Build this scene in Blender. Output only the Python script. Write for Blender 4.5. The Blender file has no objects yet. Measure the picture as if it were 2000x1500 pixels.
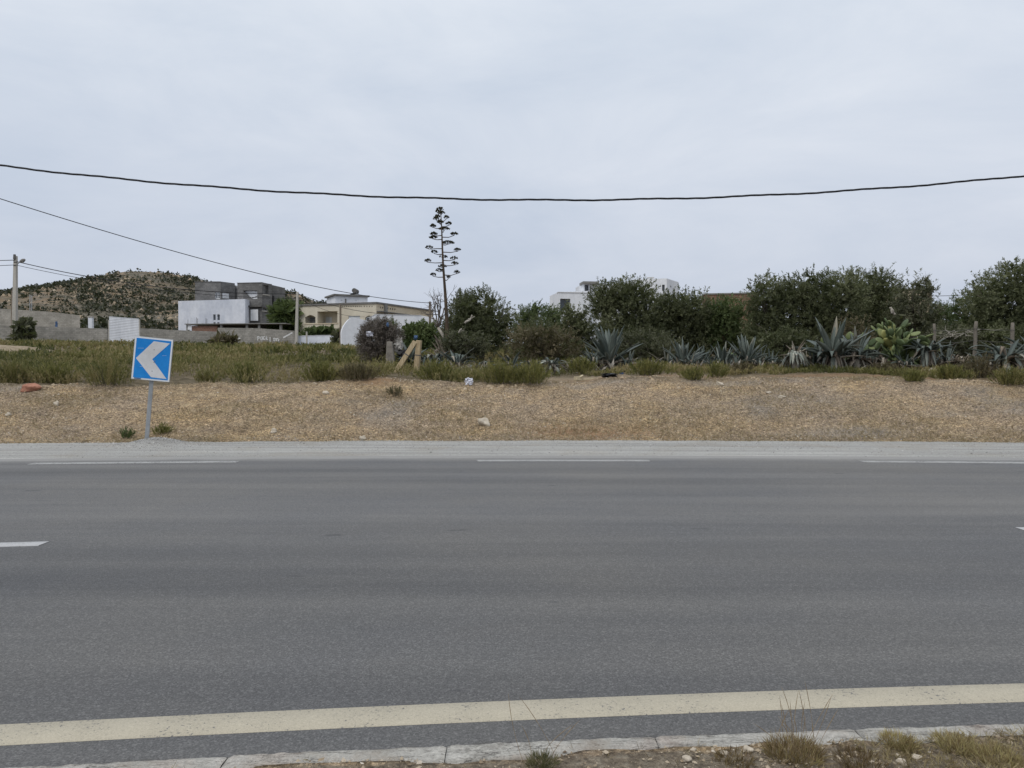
import bpy, math
import numpy as np
from mathutils import Vector, Matrix

# ------------------------------------------------------------------ camera, sky, sun
R = math.radians
SC = bpy.context.scene
F = 1450.0                      # focal length in pixels of the 2000 px wide photograph
HC = 1.65                       # eye height above the road
PITCH = math.atan(30.0 / F)
cam_d = bpy.data.cameras.new('camera'); cam = bpy.data.objects.new('camera', cam_d)
SC.collection.objects.link(cam)
cam_d.sensor_width = 36.0; cam_d.lens = 36.0 * F / 2000.0
cam_d.clip_start = 0.05; cam_d.clip_end = 9000
cam.location = (0, 0, HC); cam.rotation_euler = (math.pi / 2 - PITCH, 0, 0)
SC.camera = cam
SC.view_settings.view_transform = 'Standard'; SC.view_settings.look = 'None'
SC.view_settings.gamma = 1.0; SC.view_settings.exposure = 0.0
SC.view_settings.use_curve_mapping = False

SUN_EL, SUN_AZ = R(52), R(215)          # azimuth clockwise from +Y: behind the camera, a little left
world = bpy.data.worlds.new('World'); SC.world = world; world.use_nodes = True
wn = world.node_tree.nodes; wl = world.node_tree.links; wn.clear()
w_out = wn.new('ShaderNodeOutputWorld'); w_bg = wn.new('ShaderNodeBackground'); wl.new(w_bg.outputs[0], w_out.inputs[0])
w_sky = wn.new('ShaderNodeTexSky'); w_sky.sky_type = 'NISHITA'; w_sky.sun_disc = False
w_sky.sun_elevation = SUN_EL; w_sky.sun_rotation = SUN_AZ; w_sky.air_density = 1.0; w_sky.dust_density = 4.0
w_tc = wn.new('ShaderNodeTexCoord'); w_sep = wn.new('ShaderNodeSeparateXYZ'); wl.new(w_tc.outputs['Generated'], w_sep.inputs[0])
w_ramp = wn.new('ShaderNodeValToRGB'); wl.new(w_sep.outputs['Z'], w_ramp.inputs[0])
cr = w_ramp.color_ramp; cr.elements[0].position = 0.0; cr.elements[0].color = (5.85, 6.32, 7.28, 1)
cr.elements[1].position = 1.0; cr.elements[1].color = (10.8, 11.3, 12.1, 1)
for p_, c_ in ((0.2, (6.35, 6.92, 7.9)), (0.42, (7.0, 7.62, 8.5))):
    e_ = cr.elements.new(p_); e_.color = (*c_, 1)
# thin overcast: stretched noise laid on a flat cloud deck
w_map = wn.new('ShaderNodeMapping'); w_map.inputs['Scale'].default_value = (1.0, 1.4, 3.0)
w_map.inputs['Rotation'].default_value = (0, 0, 0.5); wl.new(w_tc.outputs['Generated'], w_map.inputs[0])
w_noise = wn.new('ShaderNodeTexNoise'); w_noise.inputs['Scale'].default_value = 2.7; w_noise.inputs['Detail'].default_value = 8; w_noise.inputs['Roughness'].default_value = 0.58
w_noise.inputs['Distortion'].default_value = 0.4; wl.new(w_map.outputs[0], w_noise.inputs['Vector'])
w_nr = wn.new('ShaderNodeValToRGB'); wl.new(w_noise.outputs['Fac'], w_nr.inputs[0])
w_nr.color_ramp.elements[0].position = 0.3; w_nr.color_ramp.elements[0].color = (0.885, 0.91, 0.945, 1)
w_nr.color_ramp.elements[1].position = 0.72; w_nr.color_ramp.elements[1].color = (1.115, 1.09, 1.065, 1)
w_mul = wn.new('ShaderNodeMix'); w_mul.data_type = 'RGBA'; w_mul.blend_type = 'MULTIPLY'; w_mul.inputs[0].default_value = 1
wl.new(w_ramp.outputs[0], w_mul.inputs[6]); wl.new(w_nr.outputs[0], w_mul.inputs[7])
w_mix = wn.new('ShaderNodeMix'); w_mix.data_type = 'RGBA'; w_mix.inputs[0].default_value = 0.96
wl.new(w_sky.outputs[0], w_mix.inputs[6]); wl.new(w_mul.outputs[2], w_mix.inputs[7])
wl.new(w_mix.outputs[2], w_bg.inputs[0]); w_bg.inputs[1].default_value = 0.1
world.cycles.sampling_method = 'AUTOMATIC'

sun_d = bpy.data.lights.new('sun', 'SUN'); sun = bpy.data.objects.new('sun', sun_d); SC.collection.objects.link(sun)
sun_d.energy = 1.35; sun_d.angle = R(28); sun_d.color = (1.0, 0.965, 0.91)
sv = Vector((math.sin(SUN_AZ) * math.cos(SUN_EL), math.cos(SUN_AZ) * math.cos(SUN_EL), math.sin(SUN_EL)))
sun.rotation_euler = sv.to_track_quat('Z', 'Y').to_euler()
sun.location = (0, -20, 40)

# ------------------------------------------------------------------ helpers: pixels, noise
CP, SP = math.cos(PITCH), math.sin(PITCH)
def ray(px, py):
    u = (750.0 - py) / F
    return np.array([(px - 1000.0) / F, CP + u * SP, -SP + u * CP])
def P(px, py, Y):
    d = ray(px, py); t = Y / d[1]
    return np.array([d[0] * t, Y, HC + d[2] * t])
def S(Y): return Y / F          # metres per photo pixel at distance Y

_tab = np.random.default_rng(7).random((256, 256))
def vn(x, y, seed=0):
    x = np.asarray(x, float) + seed * 17.31; y = np.asarray(y, float) + seed * 9.77
    xi = np.floor(x).astype(int); yi = np.floor(y).astype(int)
    fx = x - xi; fy = y - yi; fx = fx * fx * (3 - 2 * fx); fy = fy * fy * (3 - 2 * fy)
    a = _tab[xi & 255, yi & 255]; b = _tab[(xi + 1) & 255, yi & 255]
    c = _tab[xi & 255, (yi + 1) & 255]; d = _tab[(xi + 1) & 255, (yi + 1) & 255]
    return (a * (1 - fx) + b * fx) * (1 - fy) + (c * (1 - fx) + d * fx) * fy
def fbm(x, y, o=4, seed=0):
    s = 0; a = 0.5; t = 0
    for k in range(o):
        s = s + a * vn(np.asarray(x) * 2 ** k, np.asarray(y) * 2 ** k, seed + k * 3); t += a; a *= 0.5
    return s / t - 0.5
def sst(a, b, x):
    t = np.clip((np.asarray(x, float) - a) / (b - a), 0, 1); return t * t * (3 - 2 * t)

# ------------------------------------------------------------------ helpers: materials
class N:
    def __init__(s, name):
        s.m = bpy.data.materials.new(name); s.m.use_nodes = True
        s.t = s.m.node_tree; s.n = s.t.nodes; s.l = s.t.links
        s.b = s.n['Principled BSDF']; s.out = s.n['Material Output']
        s.b.inputs['Specular IOR Level'].default_value = 0.25
        s._tc = None
    def set(s, sock, v):
        if hasattr(v, 'is_output'): s.l.new(v, sock)
        elif isinstance(v, (tuple, list)) and len(v) == 3 and sock.type == 'RGBA': sock.default_value = (*v, 1)
        else: sock.default_value = v
    def co(s, kind='Object', scale=None, rot=None):
        if s._tc is None: s._tc = s.n.new('ShaderNodeTexCoord')
        o = s._tc.outputs[kind]
        if scale is not None or rot is not None:
            mp = s.n.new('ShaderNodeMapping'); s.l.new(o, mp.inputs[0])
            if scale is not None: mp.inputs['Scale'].default_value = scale
            if rot is not None: mp.inputs['Rotation'].default_value = rot
            o = mp.outputs[0]
        return o
    def noise(s, scale, detail=4, rough=0.55, co=None, dist=0.0):
        k = s.n.new('ShaderNodeTexNoise'); s.l.new(co or s.co(), k.inputs['Vector'])
        k.inputs['Scale'].default_value = scale; k.inputs['Detail'].default_value = detail
        k.inputs['Roughness'].default_value = rough; k.inputs['Distortion'].default_value = dist
        return k.outputs['Fac']
    def voro(s, scale, co=None, feature='F1', out='Distance'):
        k = s.n.new('ShaderNodeTexVoronoi'); k.feature = feature; s.l.new(co or s.co(), k.inputs['Vector'])
        k.inputs['Scale'].default_value = scale; return k.outputs[out]
    def ramp(s, fac, stops):
        k = s.n.new('ShaderNodeValToRGB'); s.set(k.inputs[0], fac); e = k.color_ramp.elements
        st = [(p, (c, c, c) if not isinstance(c, (tuple, list)) else c) for p, c in stops]
        e[0].position, e[0].color = st[0][0], (*st[0][1], 1)
        e[1].position, e[1].color = st[-1][0], (*st[-1][1], 1)
        for p, c in st[1:-1]:
            q = e.new(p); q.color = (*c, 1)
        return k.outputs[0]
    def mix(s, fac, a, b, mode='MIX'):
        k = s.n.new('ShaderNodeMix'); k.data_type = 'RGBA'; k.blend_type = mode
        s.set(k.inputs[0], fac); s.set(k.inputs[6], a); s.set(k.inputs[7], b); return k.outputs[2]
    def math(s, op, a, b=0.0):
        k = s.n.new('ShaderNodeMath'); k.operation = op; s.set(k.inputs[0], a); s.set(k.inputs[1], b); return k.outputs[0]
    def attr(s, name, out='Fac'):
        k = s.n.new('ShaderNodeAttribute'); k.attribute_name = name; return k.outputs[out]
    def sep(s, v):
        k = s.n.new('ShaderNodeSeparateXYZ'); s.l.new(v, k.inputs[0]); return k.outputs
    def rnd(s):
        return s.n.new('ShaderNodeObjectInfo').outputs['Random']
    def bump(s, h, strength=0.4, dist=0.02):
        k = s.n.new('ShaderNodeBump'); s.l.new(h, k.inputs['Height']); k.inputs['Strength'].default_value = strength
        k.inputs['Distance'].default_value = dist; s.l.new(k.outputs[0], s.b.inputs['Normal'])
    def fin(s, col, rough=0.8, metal=0.0):
        s.set(s.b.inputs['Base Color'], col); s.set(s.b.inputs['Roughness'], rough); s.set(s.b.inputs['Metallic'], metal)
        return s.m
    def leafy(s, col, trans, rough=0.6, amt=0.3):
        s.set(s.b.inputs['Base Color'], col); s.b.inputs['Roughness'].default_value = rough
        k = s.n.new('ShaderNodeBsdfTranslucent'); s.set(k.inputs[0], trans)
        x = s.n.new('ShaderNodeMixShader'); x.inputs[0].default_value = amt
        s.l.new(s.b.outputs[0], x.inputs[1]); s.l.new(k.outputs[0], x.inputs[2]); s.l.new(x.outputs[0], s.out.inputs[0])
        return s.m

def speck(name, c0, c1, scale=3.0, fine=40.0, rough=0.85, bump=0.25, bd=0.01, dark=0.75, streak=False, rnd=0.0):
    """two-colour weathered surface with fine grain"""
    k = N(name); co = k.co()
    n1 = k.noise(scale, 6, 0.6, k.co('Object', (1, 1, 0.25)) if streak else co); n2 = k.noise(fine, 4, 0.7, co)
    col = k.mix(k.ramp(n1, [(0.32, 0.0), (0.68, 1.0)]), c0, c1)
    col = k.mix(1.0, col, k.ramp(n2, [(0.3, dark), (0.7, 2 - dark)]), 'MULTIPLY')
    if rnd:
        col = k.mix(1.0, col, k.ramp(k.rnd(), [(0, 1 - rnd), (1, 1 + rnd)]), 'MULTIPLY')
    k.bump(n2, bump, bd)
    return k.fin(col, rough)

def leaf_mat(name, dark, mid, light, amt=0.28, rough=0.55):
    k = N(name); a = k.attr('tint')
    col = k.ramp(a, [(0.0, dark), (0.5, mid), (1.0, light)])
    return k.leafy(col, k.mix(0.5, col, (0.12, 0.16, 0.03)), rough, amt)

# ------------------------------------------------------------------ helpers: objects
COL = SC.collection
WORLD0 = {}
def wloc(o):
    v = np.zeros(3)
    while o is not None:
        v = v + np.array(o.location); o = o.parent
    return v
def tag(o, label=None, cat=None, group=None, kind=None):
    if label: o['label'] = label
    if cat: o['category'] = cat
    if group: o['group'] = group
    if kind: o['kind'] = kind
    return o
def empty(name, loc, label, cat, group=None, rz=0.0):
    o = bpy.data.objects.new(name, None); COL.objects.link(o)
    o.location = tuple(float(v) for v in loc); o.rotation_euler = (0, 0, rz); o.empty_display_size = 0.2
    return tag(o, label, cat, group)
def link(name, me, mat=None, parent=None, loc=None, rot=None, scale=None):
    o = bpy.data.objects.new(name, me); COL.objects.link(o)
    if mat is not None and not len(me.materials): me.materials.append(mat)
    if parent is not None: o.parent = parent
    if loc is not None: o.location = tuple(float(v) for v in loc)
    if rot is not None: o.rotation_euler = rot
    if scale is not None: o.scale = scale
    return o
def raw(name, v, f, smooth=False, attrs=None):
    """mesh from arrays; f is an (n,3|4) array or a list of tuples"""
    me = bpy.data.meshes.new(name); v = np.asarray(v, np.float32)
    if isinstance(f, np.ndarray):
        n, k = f.shape
        me.vertices.add(len(v)); me.vertices.foreach_set('co', v.ravel())
        me.loops.add(n * k); me.loops.foreach_set('vertex_index', f.astype(np.int32).ravel())
        me.polygons.add(n); me.polygons.foreach_set('loop_start', np.arange(n, dtype=np.int32) * k)
        me.update(calc_edges=True)
    else:
        me.from_pydata([tuple(float(a) for a in q) for q in v], [], [tuple(int(i) for i in q) for q in f]); me.update()
    if smooth: me.polygons.foreach_set('use_smooth', np.ones(len(me.polygons), bool))
    for k_, a_ in (attrs or {}).items():
        at = me.attributes.new(k_, 'FLOAT', 'POINT'); at.data.foreach_set('value', np.asarray(a_, np.float32))
    return me

class MB:
    """collects shapes in world space, builds one mesh object relative to its parent"""
    def __init__(s): s.v = []; s.f = []
    def add(s, v, f):
        o = len(s.v); s.v.extend([np.asarray(q, float) for q in v]); s.f.extend([tuple(i + o for i in q) for q in f]); return s
    def box(s, lo, hi, rz=0.0, c=None):
        x0, y0, z0 = lo; x1, y1, z1 = hi
        v = [(x0, y0, z0), (x1, y0, z0), (x1, y1, z0), (x0, y1, z0), (x0, y0, z1), (x1, y0, z1), (x1, y1, z1), (x0, y1, z1)]
        v = np.array(v, float)
        if rz:
            c = np.array(c if c is not None else ((x0 + x1) / 2, (y0 + y1) / 2)); a = v[:, :2] - c
            v[:, 0] = c[0] + a[:, 0] * math.cos(rz) - a[:, 1] * math.sin(rz); v[:, 1] = c[1] + a[:, 0] * math.sin(rz) + a[:, 1] * math.cos(rz)
        return s.add(v, [(0, 3, 2, 1), (4, 5, 6, 7), (0, 1, 5, 4), (1, 2, 6, 5), (2, 3, 7, 6), (3, 0, 4, 7)])
    def obox(s, o, ax, ay, az):
        o, ax, ay, az = (np.asarray(q, float) for q in (o, ax, ay, az))
        v = [o, o + ax, o + ax + ay, o + ay, o + az, o + ax + az, o + ax + ay + az, o + ay + az]
        return s.add(v, [(0, 3, 2, 1), (4, 5, 6, 7), (0, 1, 5, 4), (1, 2, 6, 5), (2, 3, 7, 6), (3, 0, 4, 7)])
    def tube(s, pts, rad, n=8, cap=True):
        pts = [np.asarray(p, float) for p in pts]
        if not hasattr(rad, '__len__'): rad = [rad] * len(pts)
        base = len(s.v); up = np.array([0.123, 0.31, 0.94])
        for i, p in enumerate(pts):
            d = pts[min(i + 1, len(pts) - 1)] - pts[max(i - 1, 0)]; d = d / (np.linalg.norm(d) + 1e-9)
            a = np.cross(d, up)
            if np.linalg.norm(a) < 0.2: a = np.cross(d, np.array([1.0, 0.2, 0]))
            a /= np.linalg.norm(a); b = np.cross(d, a)
            for k in range(n):
                t = 2 * math.pi * k / n; s.v.append(p + (a * math.cos(t) + b * math.sin(t)) * rad[i])
        for i in range(len(pts) - 1):
            for k in range(n):
                q = base + i * n + k; r = base + i * n + (k + 1) % n
                s.f.append((q, q + n, r + n, r))
        if cap:
            s.f.append(tuple(base + k for k in range(n))); e = base + (len(pts) - 1) * n
            s.f.append(tuple(e + n - 1 - k for k in range(n)))
        return s
    def prism(s, poly, ext):
        """poly: list of 3-d points (planar); ext: extrusion vector"""
        n = len(poly); ext = np.asarray(ext, float); p = [np.asarray(q, float) for q in poly]
        f = [tuple(range(n)), tuple(range(2 * n - 1, n - 1, -1))] + [(i, i + n, (i + 1) % n + n, (i + 1) % n) for i in range(n)]
        return s.add(p + [q + ext for q in p], f)
    def build(s, name, mat, parent=None, smooth=False, bevel=0.0):
        off = wloc(parent) if parent is not None else np.zeros(3)
        me = raw(name, np.array(s.v) - off, s.f, smooth)
        o = link(name, me, mat, parent)
        if bevel:
            b = o.modifiers.new('bevel', 'BEVEL'); b.width = bevel; b.segments = 2; b.limit_method = 'ANGLE'
        return o
def rock_mesh(name, rng, sx, sy, sz, sub=2, rough=0.25):
    import bmesh
    bm = bmesh.new(); bmesh.ops.create_icosphere(bm, subdivisions=sub, radius=1.0)
    ph = rng.random(6) * 9
    for v in bm.verts:
        c = v.co; r = 1 + rough * (math.sin(c.x * 3.1 + ph[0]) * math.cos(c.y * 2.7 + ph[1]) + 0.6 * math.sin(c.z * 4.3 + ph[2] + c.x * 2)) + rough * 0.35 * (rng.random() - 0.5)
        v.co = Vector((c.x * r * sx, c.y * r * sy, max(c.z * r, -0.55) * sz))
    me = bpy.data.meshes.new(name); bm.to_mesh(me); bm.free(); return me

# ------------------------------------------------------------------ terrain shape
def y_kerb(x): x = np.asarray(x, float); return 3.16 + 0.087 * x - x * x / 176      # road-side edge of the kerb
def y_near(x): x = np.asarray(x, float); return 3.55 + 0.091 * x - x * x / 176      # wide edge line
def y_mid(x): x = np.asarray(x, float); return 7.38 + 0.07 * x - x * x / 186
def y_far(x): x = np.asarray(x, float); return 13.3 - (x - 1) ** 2 / 200
def y_edge(x): x = np.asarray(x, float); return 13.8 - (x - 1) ** 2 / 200           # far edge of the asphalt
def y_foot(x): x = np.asarray(x, float); return 16.75 - (x - 1) ** 2 / 230
_cp = np.array([(-600, 752), (0, 751), (300, 750), (650, 746), (735, 737), (800, 741), (900, 749), (1050, 749), (1150, 742), (1300, 737), (1700, 736), (1800, 741), (2000, 750), (2600, 750)], float)
_cx = (_cp[:, 0] - 1000) * 20.4 / F; _cz = HC - (_cp[:, 1] - 720) * 20.4 / F
SIGN_Y = 15.7; SIGN_X = P(283, 848, SIGN_Y)[0]
def gmound(x, y):
    return 0.17 * np.exp(-(((x - SIGN_X - 0.25) / 0.62) ** 2 + ((y - SIGN_Y) / 0.45) ** 2))
def gz(x, y):
    x = np.asarray(x, float); y = np.asarray(y, float)
    yf = y_foot(x) + 0.25 * fbm(x * 0.5, y * 0.1, 3, 2); t = (y - yf) / 3.7
    hc = np.interp(x, _cx, _cz) + 0.13 * fbm(x * 0.8, y * 0.3, 4, 5)
    tc = np.clip(t, 0, 1); bank = hc * (0.62 * tc + 0.38 * tc * tc * (3 - 2 * tc))
    dy = np.maximum(y - yf - 3.7, 0)
    rise = np.interp(dy, [0, 1, 6, 20, 65, 100, 160, 4000], [0, 0.02, 0.28, 0.9, 2.8, 3.4, 3.6, 3.6])
    z = bank + (1.3 - hc) * sst(0, 7, dy) + rise
    on = sst(0.0, 0.25, t)
    z = z + on * (0.16 * fbm(x * 0.45, y * 0.6, 2, 13) + 0.15 * fbm(x * 1.3, y * 1.3, 4, 11) + 0.09 * fbm(x * 5, y * 5, 3, 17)) * np.where(dy > 0, 1.0, 0.9)
    z = z + sst(2, 12, dy) * 0.5 * fbm(x * 0.12, y * 0.12, 3, 23)
    z = z + 0.42 * np.exp(-(((x + 31.5) / 4.0) ** 2 + ((y - 45.5) / 1.6) ** 2))            # sandy heap in the field
    # shoulder, road bed and near verge
    z = z + gmound(x, y) - 0.03 * (1 - sst(-0.02, 0.05, t)) * (y > y_kerb(x) - 0.3)
    bed = (y > y_kerb(x) - 0.105) & (y < y_edge(x) + 0.1)
    z = np.where(bed, -0.10, z)
    verge = y <= y_kerb(x) - 0.105 
    dv = np.maximum(y_kerb(x) - 0.105 - y, 0)
    zv = 0.046 + 0.05 * sst(0, 1.2, dv) + 0.05 * fbm(x * 3, y * 3, 4, 31) + 0.028 * fbm(x * 14, y * 14, 3, 37)
    return np.where(verge, zv, z)
def gz1(x, y): return float(gz(np.array([x]), np.array([y]))[0])
def ground_at(px, Y):
    x = (px - 1000) * Y / F
    return np.array([x, Y, gz1(x, Y)])
# ------------------------------------------------------------------ ground sheet
def axis(parts):
    a = []
    for lo, hi, st in parts: a.extend(np.arange(lo, hi - st * 0.3, st))
    return np.array(a + [parts[-1][1]])
def geo(a, b, n): return list(np.geomspace(a, b, n))
gxs = np.array([-v for v in geo(34, 4000, 22)[::-1]] + list(np.arange(-33, -14, 0.25)) + list(np.arange(-14, 14, 0.13)) + list(np.arange(14, 33.1, 0.25)) + geo(34, 4000, 22))
gys = np.array([-v for v in geo(2, 1500, 14)[::-1]] + list(axis([(-1.5, 1.5, 0.3), (1.5, 2.6, 0.08), (2.6, 3.3, 0.03), (3.3, 3.6, 0.1), (3.6, 12.5, 0.35), (12.5, 14.5, 0.2), (14.5, 21.5, 0.085), (21.5, 30, 0.25), (30, 62, 0.5), (62, 120, 2.0)])) + geo(124, 4000, 26))
GX, GY = np.meshgrid(gxs, gys); gx = GX.ravel(); gy = GY.ravel(); GZ = gz(gx, gy)
nx, ny = len(gxs), len(gys)
ii = (np.arange(ny - 1)[:, None] * nx + np.arange(nx - 1)[None]).ravel()
quads = np.stack([ii, ii + 1, ii + nx + 1, ii + nx], 1)
tf = (gy - y_foot(gx)) / 3.7
field = sst(0.93, 1.12, tf + 0.25 * fbm(gx * 0.8, gy * 0.8, 3, 41))
spx = 1000 + gx / np.maximum(gy, 0.5) * F
def blob(cx, cy, rx, ry): return np.exp(-(((gx - cx) / rx) ** 2 + ((gy - cy) / ry) ** 2))
red = 0.9 * blob(1.3, 17.4, 1.1, 0.45) + 0.8 * blob(2.5, 17.2, 0.9, 0.3) + 1.6 * blob(-3.65, 20.4, 0.5, 0.5) + 0.75 * blob(8.0, 21.2, 4.5, 0.7) + 0.6 * blob(13, 21.5, 3, 0.8) + 0.45 * blob(3.0, 21.2, 2.0, 0.5)
red = np.clip(red, 0, 1) * np.clip(0.75 + 1.4 * fbm(gx * 2, gy * 2, 3, 47), 0, 1)
bare = np.clip(blob(-31.5, 45.0, 4.5, 2.6) + 0.9 * blob(-20.5, 73, 5, 4) + 0.8 * blob(3.0, 21.6, 3.2, 0.7), 0, 1)
grey = np.clip(0.9 * blob(8.0, 17.1, 1.5, 0.3) + blob(SIGN_X + 0.3, SIGN_Y, 0.75, 0.55) + 0.5 * blob(7.0, 18.6, 2.0, 0.5) + 0.6 * sst(0.1, 0.3, fbm(gx * 0.45, gy * 0.9, 3, 53)), 0, 1)
verge = (gy < y_kerb(gx) - 0.15).astype(float)
ground_me = raw('ground', np.stack([gx, gy, GZ], 1), quads, True, dict(field=field, red=red, bare=bare, grey=grey, verge=verge))

k = N('dry_ground'); co = k.co()
n_big = k.noise(0.55, 5, 0.6); n_mid = k.noise(3.2, 6, 0.65); n_f = k.noise(24, 5, 0.75); n_ff = k.noise(40, 4, 0.8); n_v = k.sep(k.voro(26, out='Color'))[0]; n_v2 = k.sep(k.voro(60, out='Color'))[1]
straw = k.ramp(n_mid, [(0.25, (0.215, 0.143, 0.072)), (0.48, (0.395, 0.28, 0.152)), (0.72, (0.55, 0.42, 0.24))])
grit = k.ramp(n_f, [(0.3, (0.15, 0.107, 0.07)), (0.5, (0.385, 0.292, 0.20)), (0.7, (0.57, 0.475, 0.36))])
bankc = k.mix(k.ramp(n_big, [(0.35, 0.3), (0.65, 0.95)]), straw, grit)
bankc = k.mix(1.0, bankc, k.ramp(n_v, [(0.0, 0.5), (0.35, 0.9), (0.75, 1.1), (0.93, 1.3), (1.0, 1.6)]), 'MULTIPLY')
bankc = k.mix(1.0, bankc, k.ramp(n_v2, [(0.0, 0.6), (0.5, 1.0), (1.0, 1.4)]), 'MULTIPLY')
bankc = k.mix(1.0, bankc, k.ramp(k.noise(1.4, 5, 0.65, k.co('Object', (0.6, 1.3, 1))), [(0.3, (0.72, 0.74, 0.78)), (0.5, (1.0, 1.0, 1.0)), (0.7, (1.2, 1.16, 1.05))]), 'MULTIPLY')
bankc = k.mix(k.math('MULTIPLY', k.attr('grey'), 0.7), bankc, k.ramp(n_f, [(0.3, (0.13, 0.125, 0.115)), (0.7, (0.40, 0.385, 0.36))]))
bankc = k.mix(k.math('MULTIPLY', k.attr('red'), 0.75), bankc, k.ramp(n_mid, [(0.3, (0.22, 0.115, 0.055)), (0.7, (0.42, 0.25, 0.13))]))
fieldc = k.ramp(n_mid, [(0.3, (0.075, 0.062, 0.034)), (0.5, (0.15, 0.118, 0.07)), (0.72, (0.25, 0.20, 0.13))])
fieldc = k.mix(k.math('MULTIPLY', k.attr('bare'), 0.9), fieldc, k.ramp(n_mid, [(0.3, (0.30, 0.235, 0.155)), (0.7, (0.46, 0.38, 0.27))]))
fieldc = k.mix(k.math('MULTIPLY', k.attr('red'), 0.85), fieldc, (0.36, 0.22, 0.12))
col = k.mix(k.attr('field'), bankc, fieldc)
vergec = k.ramp(n_f, [(0.3, (0.13, 0.10, 0.07)), (0.5, (0.27, 0.22, 0.16)), (0.75, (0.42, 0.365, 0.28))])
col = k.mix(k.attr('verge'), col, vergec)
col = k.mix(1.0, col, k.ramp(n_ff, [(0.3, 0.5), (0.7, 1.45)]), 'MULTIPLY')
k.bump(k.math('ADD', n_f, k.math('MULTIPLY', n_ff, 0.6)), 1.0, 0.06)
M_ground = k.fin(col, 0.95)
tag(link('ground', ground_me, M_ground), 'dry sloping roadside bank and scrubby field rising behind it', None, None, 'structure')

# ------------------------------------------------------------------ road, shoulder, markings
def strip(name, xs, y0, y1, nv, zfun, mat, smooth=True, fr=None):
    xs = np.asarray(xs, float); v = []; uv = []
    a = y0(xs); b = y1(xs)
    for j in range(nv + 1):
        yy = a + (b - a) * (fr[j] if fr else j / nv); v.append(np.stack([xs, yy, zfun(xs, yy)], 1)); uv.append(np.stack([xs, yy - y_far(xs)], 1))
    v = np.concatenate(v); uv = np.concatenate(uv); n = len(xs)
    q = (np.arange(nv)[:, None] * n + np.arange(n - 1)[None]).ravel()
    me = raw(name, v, np.stack([q, q + 1, q + n + 1, q + n], 1), smooth, dict(across=uv[:, 1], gutter=v[:, 1] - y_kerb(v[:, 0])))
    return link(name, me, mat)
rx = np.arange(-46, 46.1, 0.5)
k = N('asphalt'); co = k.co(); ac = k.attr('across')
long_co = k.co('Object', (0.05, 1.0, 1.0))
n_l = k.noise(1.5, 4, 0.6, long_co); n_b = k.noise(0.25, 4, 0.6); n_s = k.noise(110, 2, 0.7); n_g = k.voro(95, out='Color'); n_p = k.noise(1.3, 5, 0.6)
base = k.ramp(n_s, [(0.28, (0.062, 0.061, 0.059)), (0.5, (0.114, 0.1115, 0.108)), (0.74, (0.186, 0.182, 0.175))])
base = k.mix(1.0, base, k.ramp(k.noise(38, 3, 0.8), [(0.32, 0.85), (0.68, 1.15)]), 'MULTIPLY')
base = k.mix(0.25, base, k.ramp(k.sep(n_g)[0], [(0.0, (0.06, 0.06, 0.062)), (0.72, (0.15, 0.148, 0.146)), (1.0, (0.34, 0.335, 0.325))]))
base = k.mix(1.0, base, k.ramp(n_l, [(0.3, (0.80, 0.81, 0.83)), (0.7, (1.17, 1.165, 1.15))]), 'MULTIPLY')
base = k.mix(1.0, base, k.ramp(n_b, [(0.3, (0.88, 0.90, 0.94)), (0.7, (1.08, 1.06, 1.02))]), 'MULTIPLY')
# polished wheel tracks, whole tone darker towards the near side, and small tar stains
lane_tone = k.ramp(k.math('DIVIDE', k.math('ADD', ac, 11.0), 12.0), [(0.0, 0.9), (0.22, 0.93), (0.34, 0.86), (0.43, 1.0), (0.52, 1.1), (0.62, 1.10), (0.70, 0.97), (0.76, 1.12), (0.82, 0.95), (0.88, 1.16), (0.95, 1.2), (1.0, 1.2)])
base = k.mix(0.9, base, lane_tone, 'MULTIPLY')
spot = k.ramp(k.noise(2.6, 3, 0.5, k.co('Object', (0.5, 1.6, 1))), [(0.70, 0.0), (0.74, 0.6)])
base = k.mix(spot, base, (0.055, 0.055, 0.058))
# grit blown over the far edge, dirt in the near gutter
edge = k.math('ADD', ac, k.math('MULTIPLY', k.math('SUBTRACT', n_p, 0.5), 0.35))
dust = k.ramp(k.math('ADD', k.math('MULTIPLY', edge, 1.0), 0.5), [(0.45, 0.0), (0.8, 0.22), (0.97, 0.6)])
base = k.mix(dust, base, k.ramp(n_s, [(0.3, (0.24, 0.235, 0.22)), (0.7, (0.42, 0.41, 0.385))]))
gut = k.ramp(k.math('ADD', k.attr('gutter'), k.math('MULTIPLY', k.math('SUBTRACT', k.noise(6, 5, 0.65), 0.5), 0.16)), [(0.0, 1.0), (0.035, 0.85), (0.085, 0.0)])
base = k.mix(gut, base, k.ramp(n_s, [(0.3, (0.03, 0.027, 0.024)), (0.7, (0.11, 0.10, 0.085))]))
k.bump(n_s, 0.6, 0.006)
M_asphalt = k.fin(base, 0.75)
road = strip('road', rx, lambda x: y_kerb(x) + 0.0, lambda x: y_edge(x) + 0.35, 24, lambda x, y: 0.0 * x, M_asphalt)
tag(road, 'wide grey asphalt road curving past the camera', None, None, 'structure')

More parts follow.
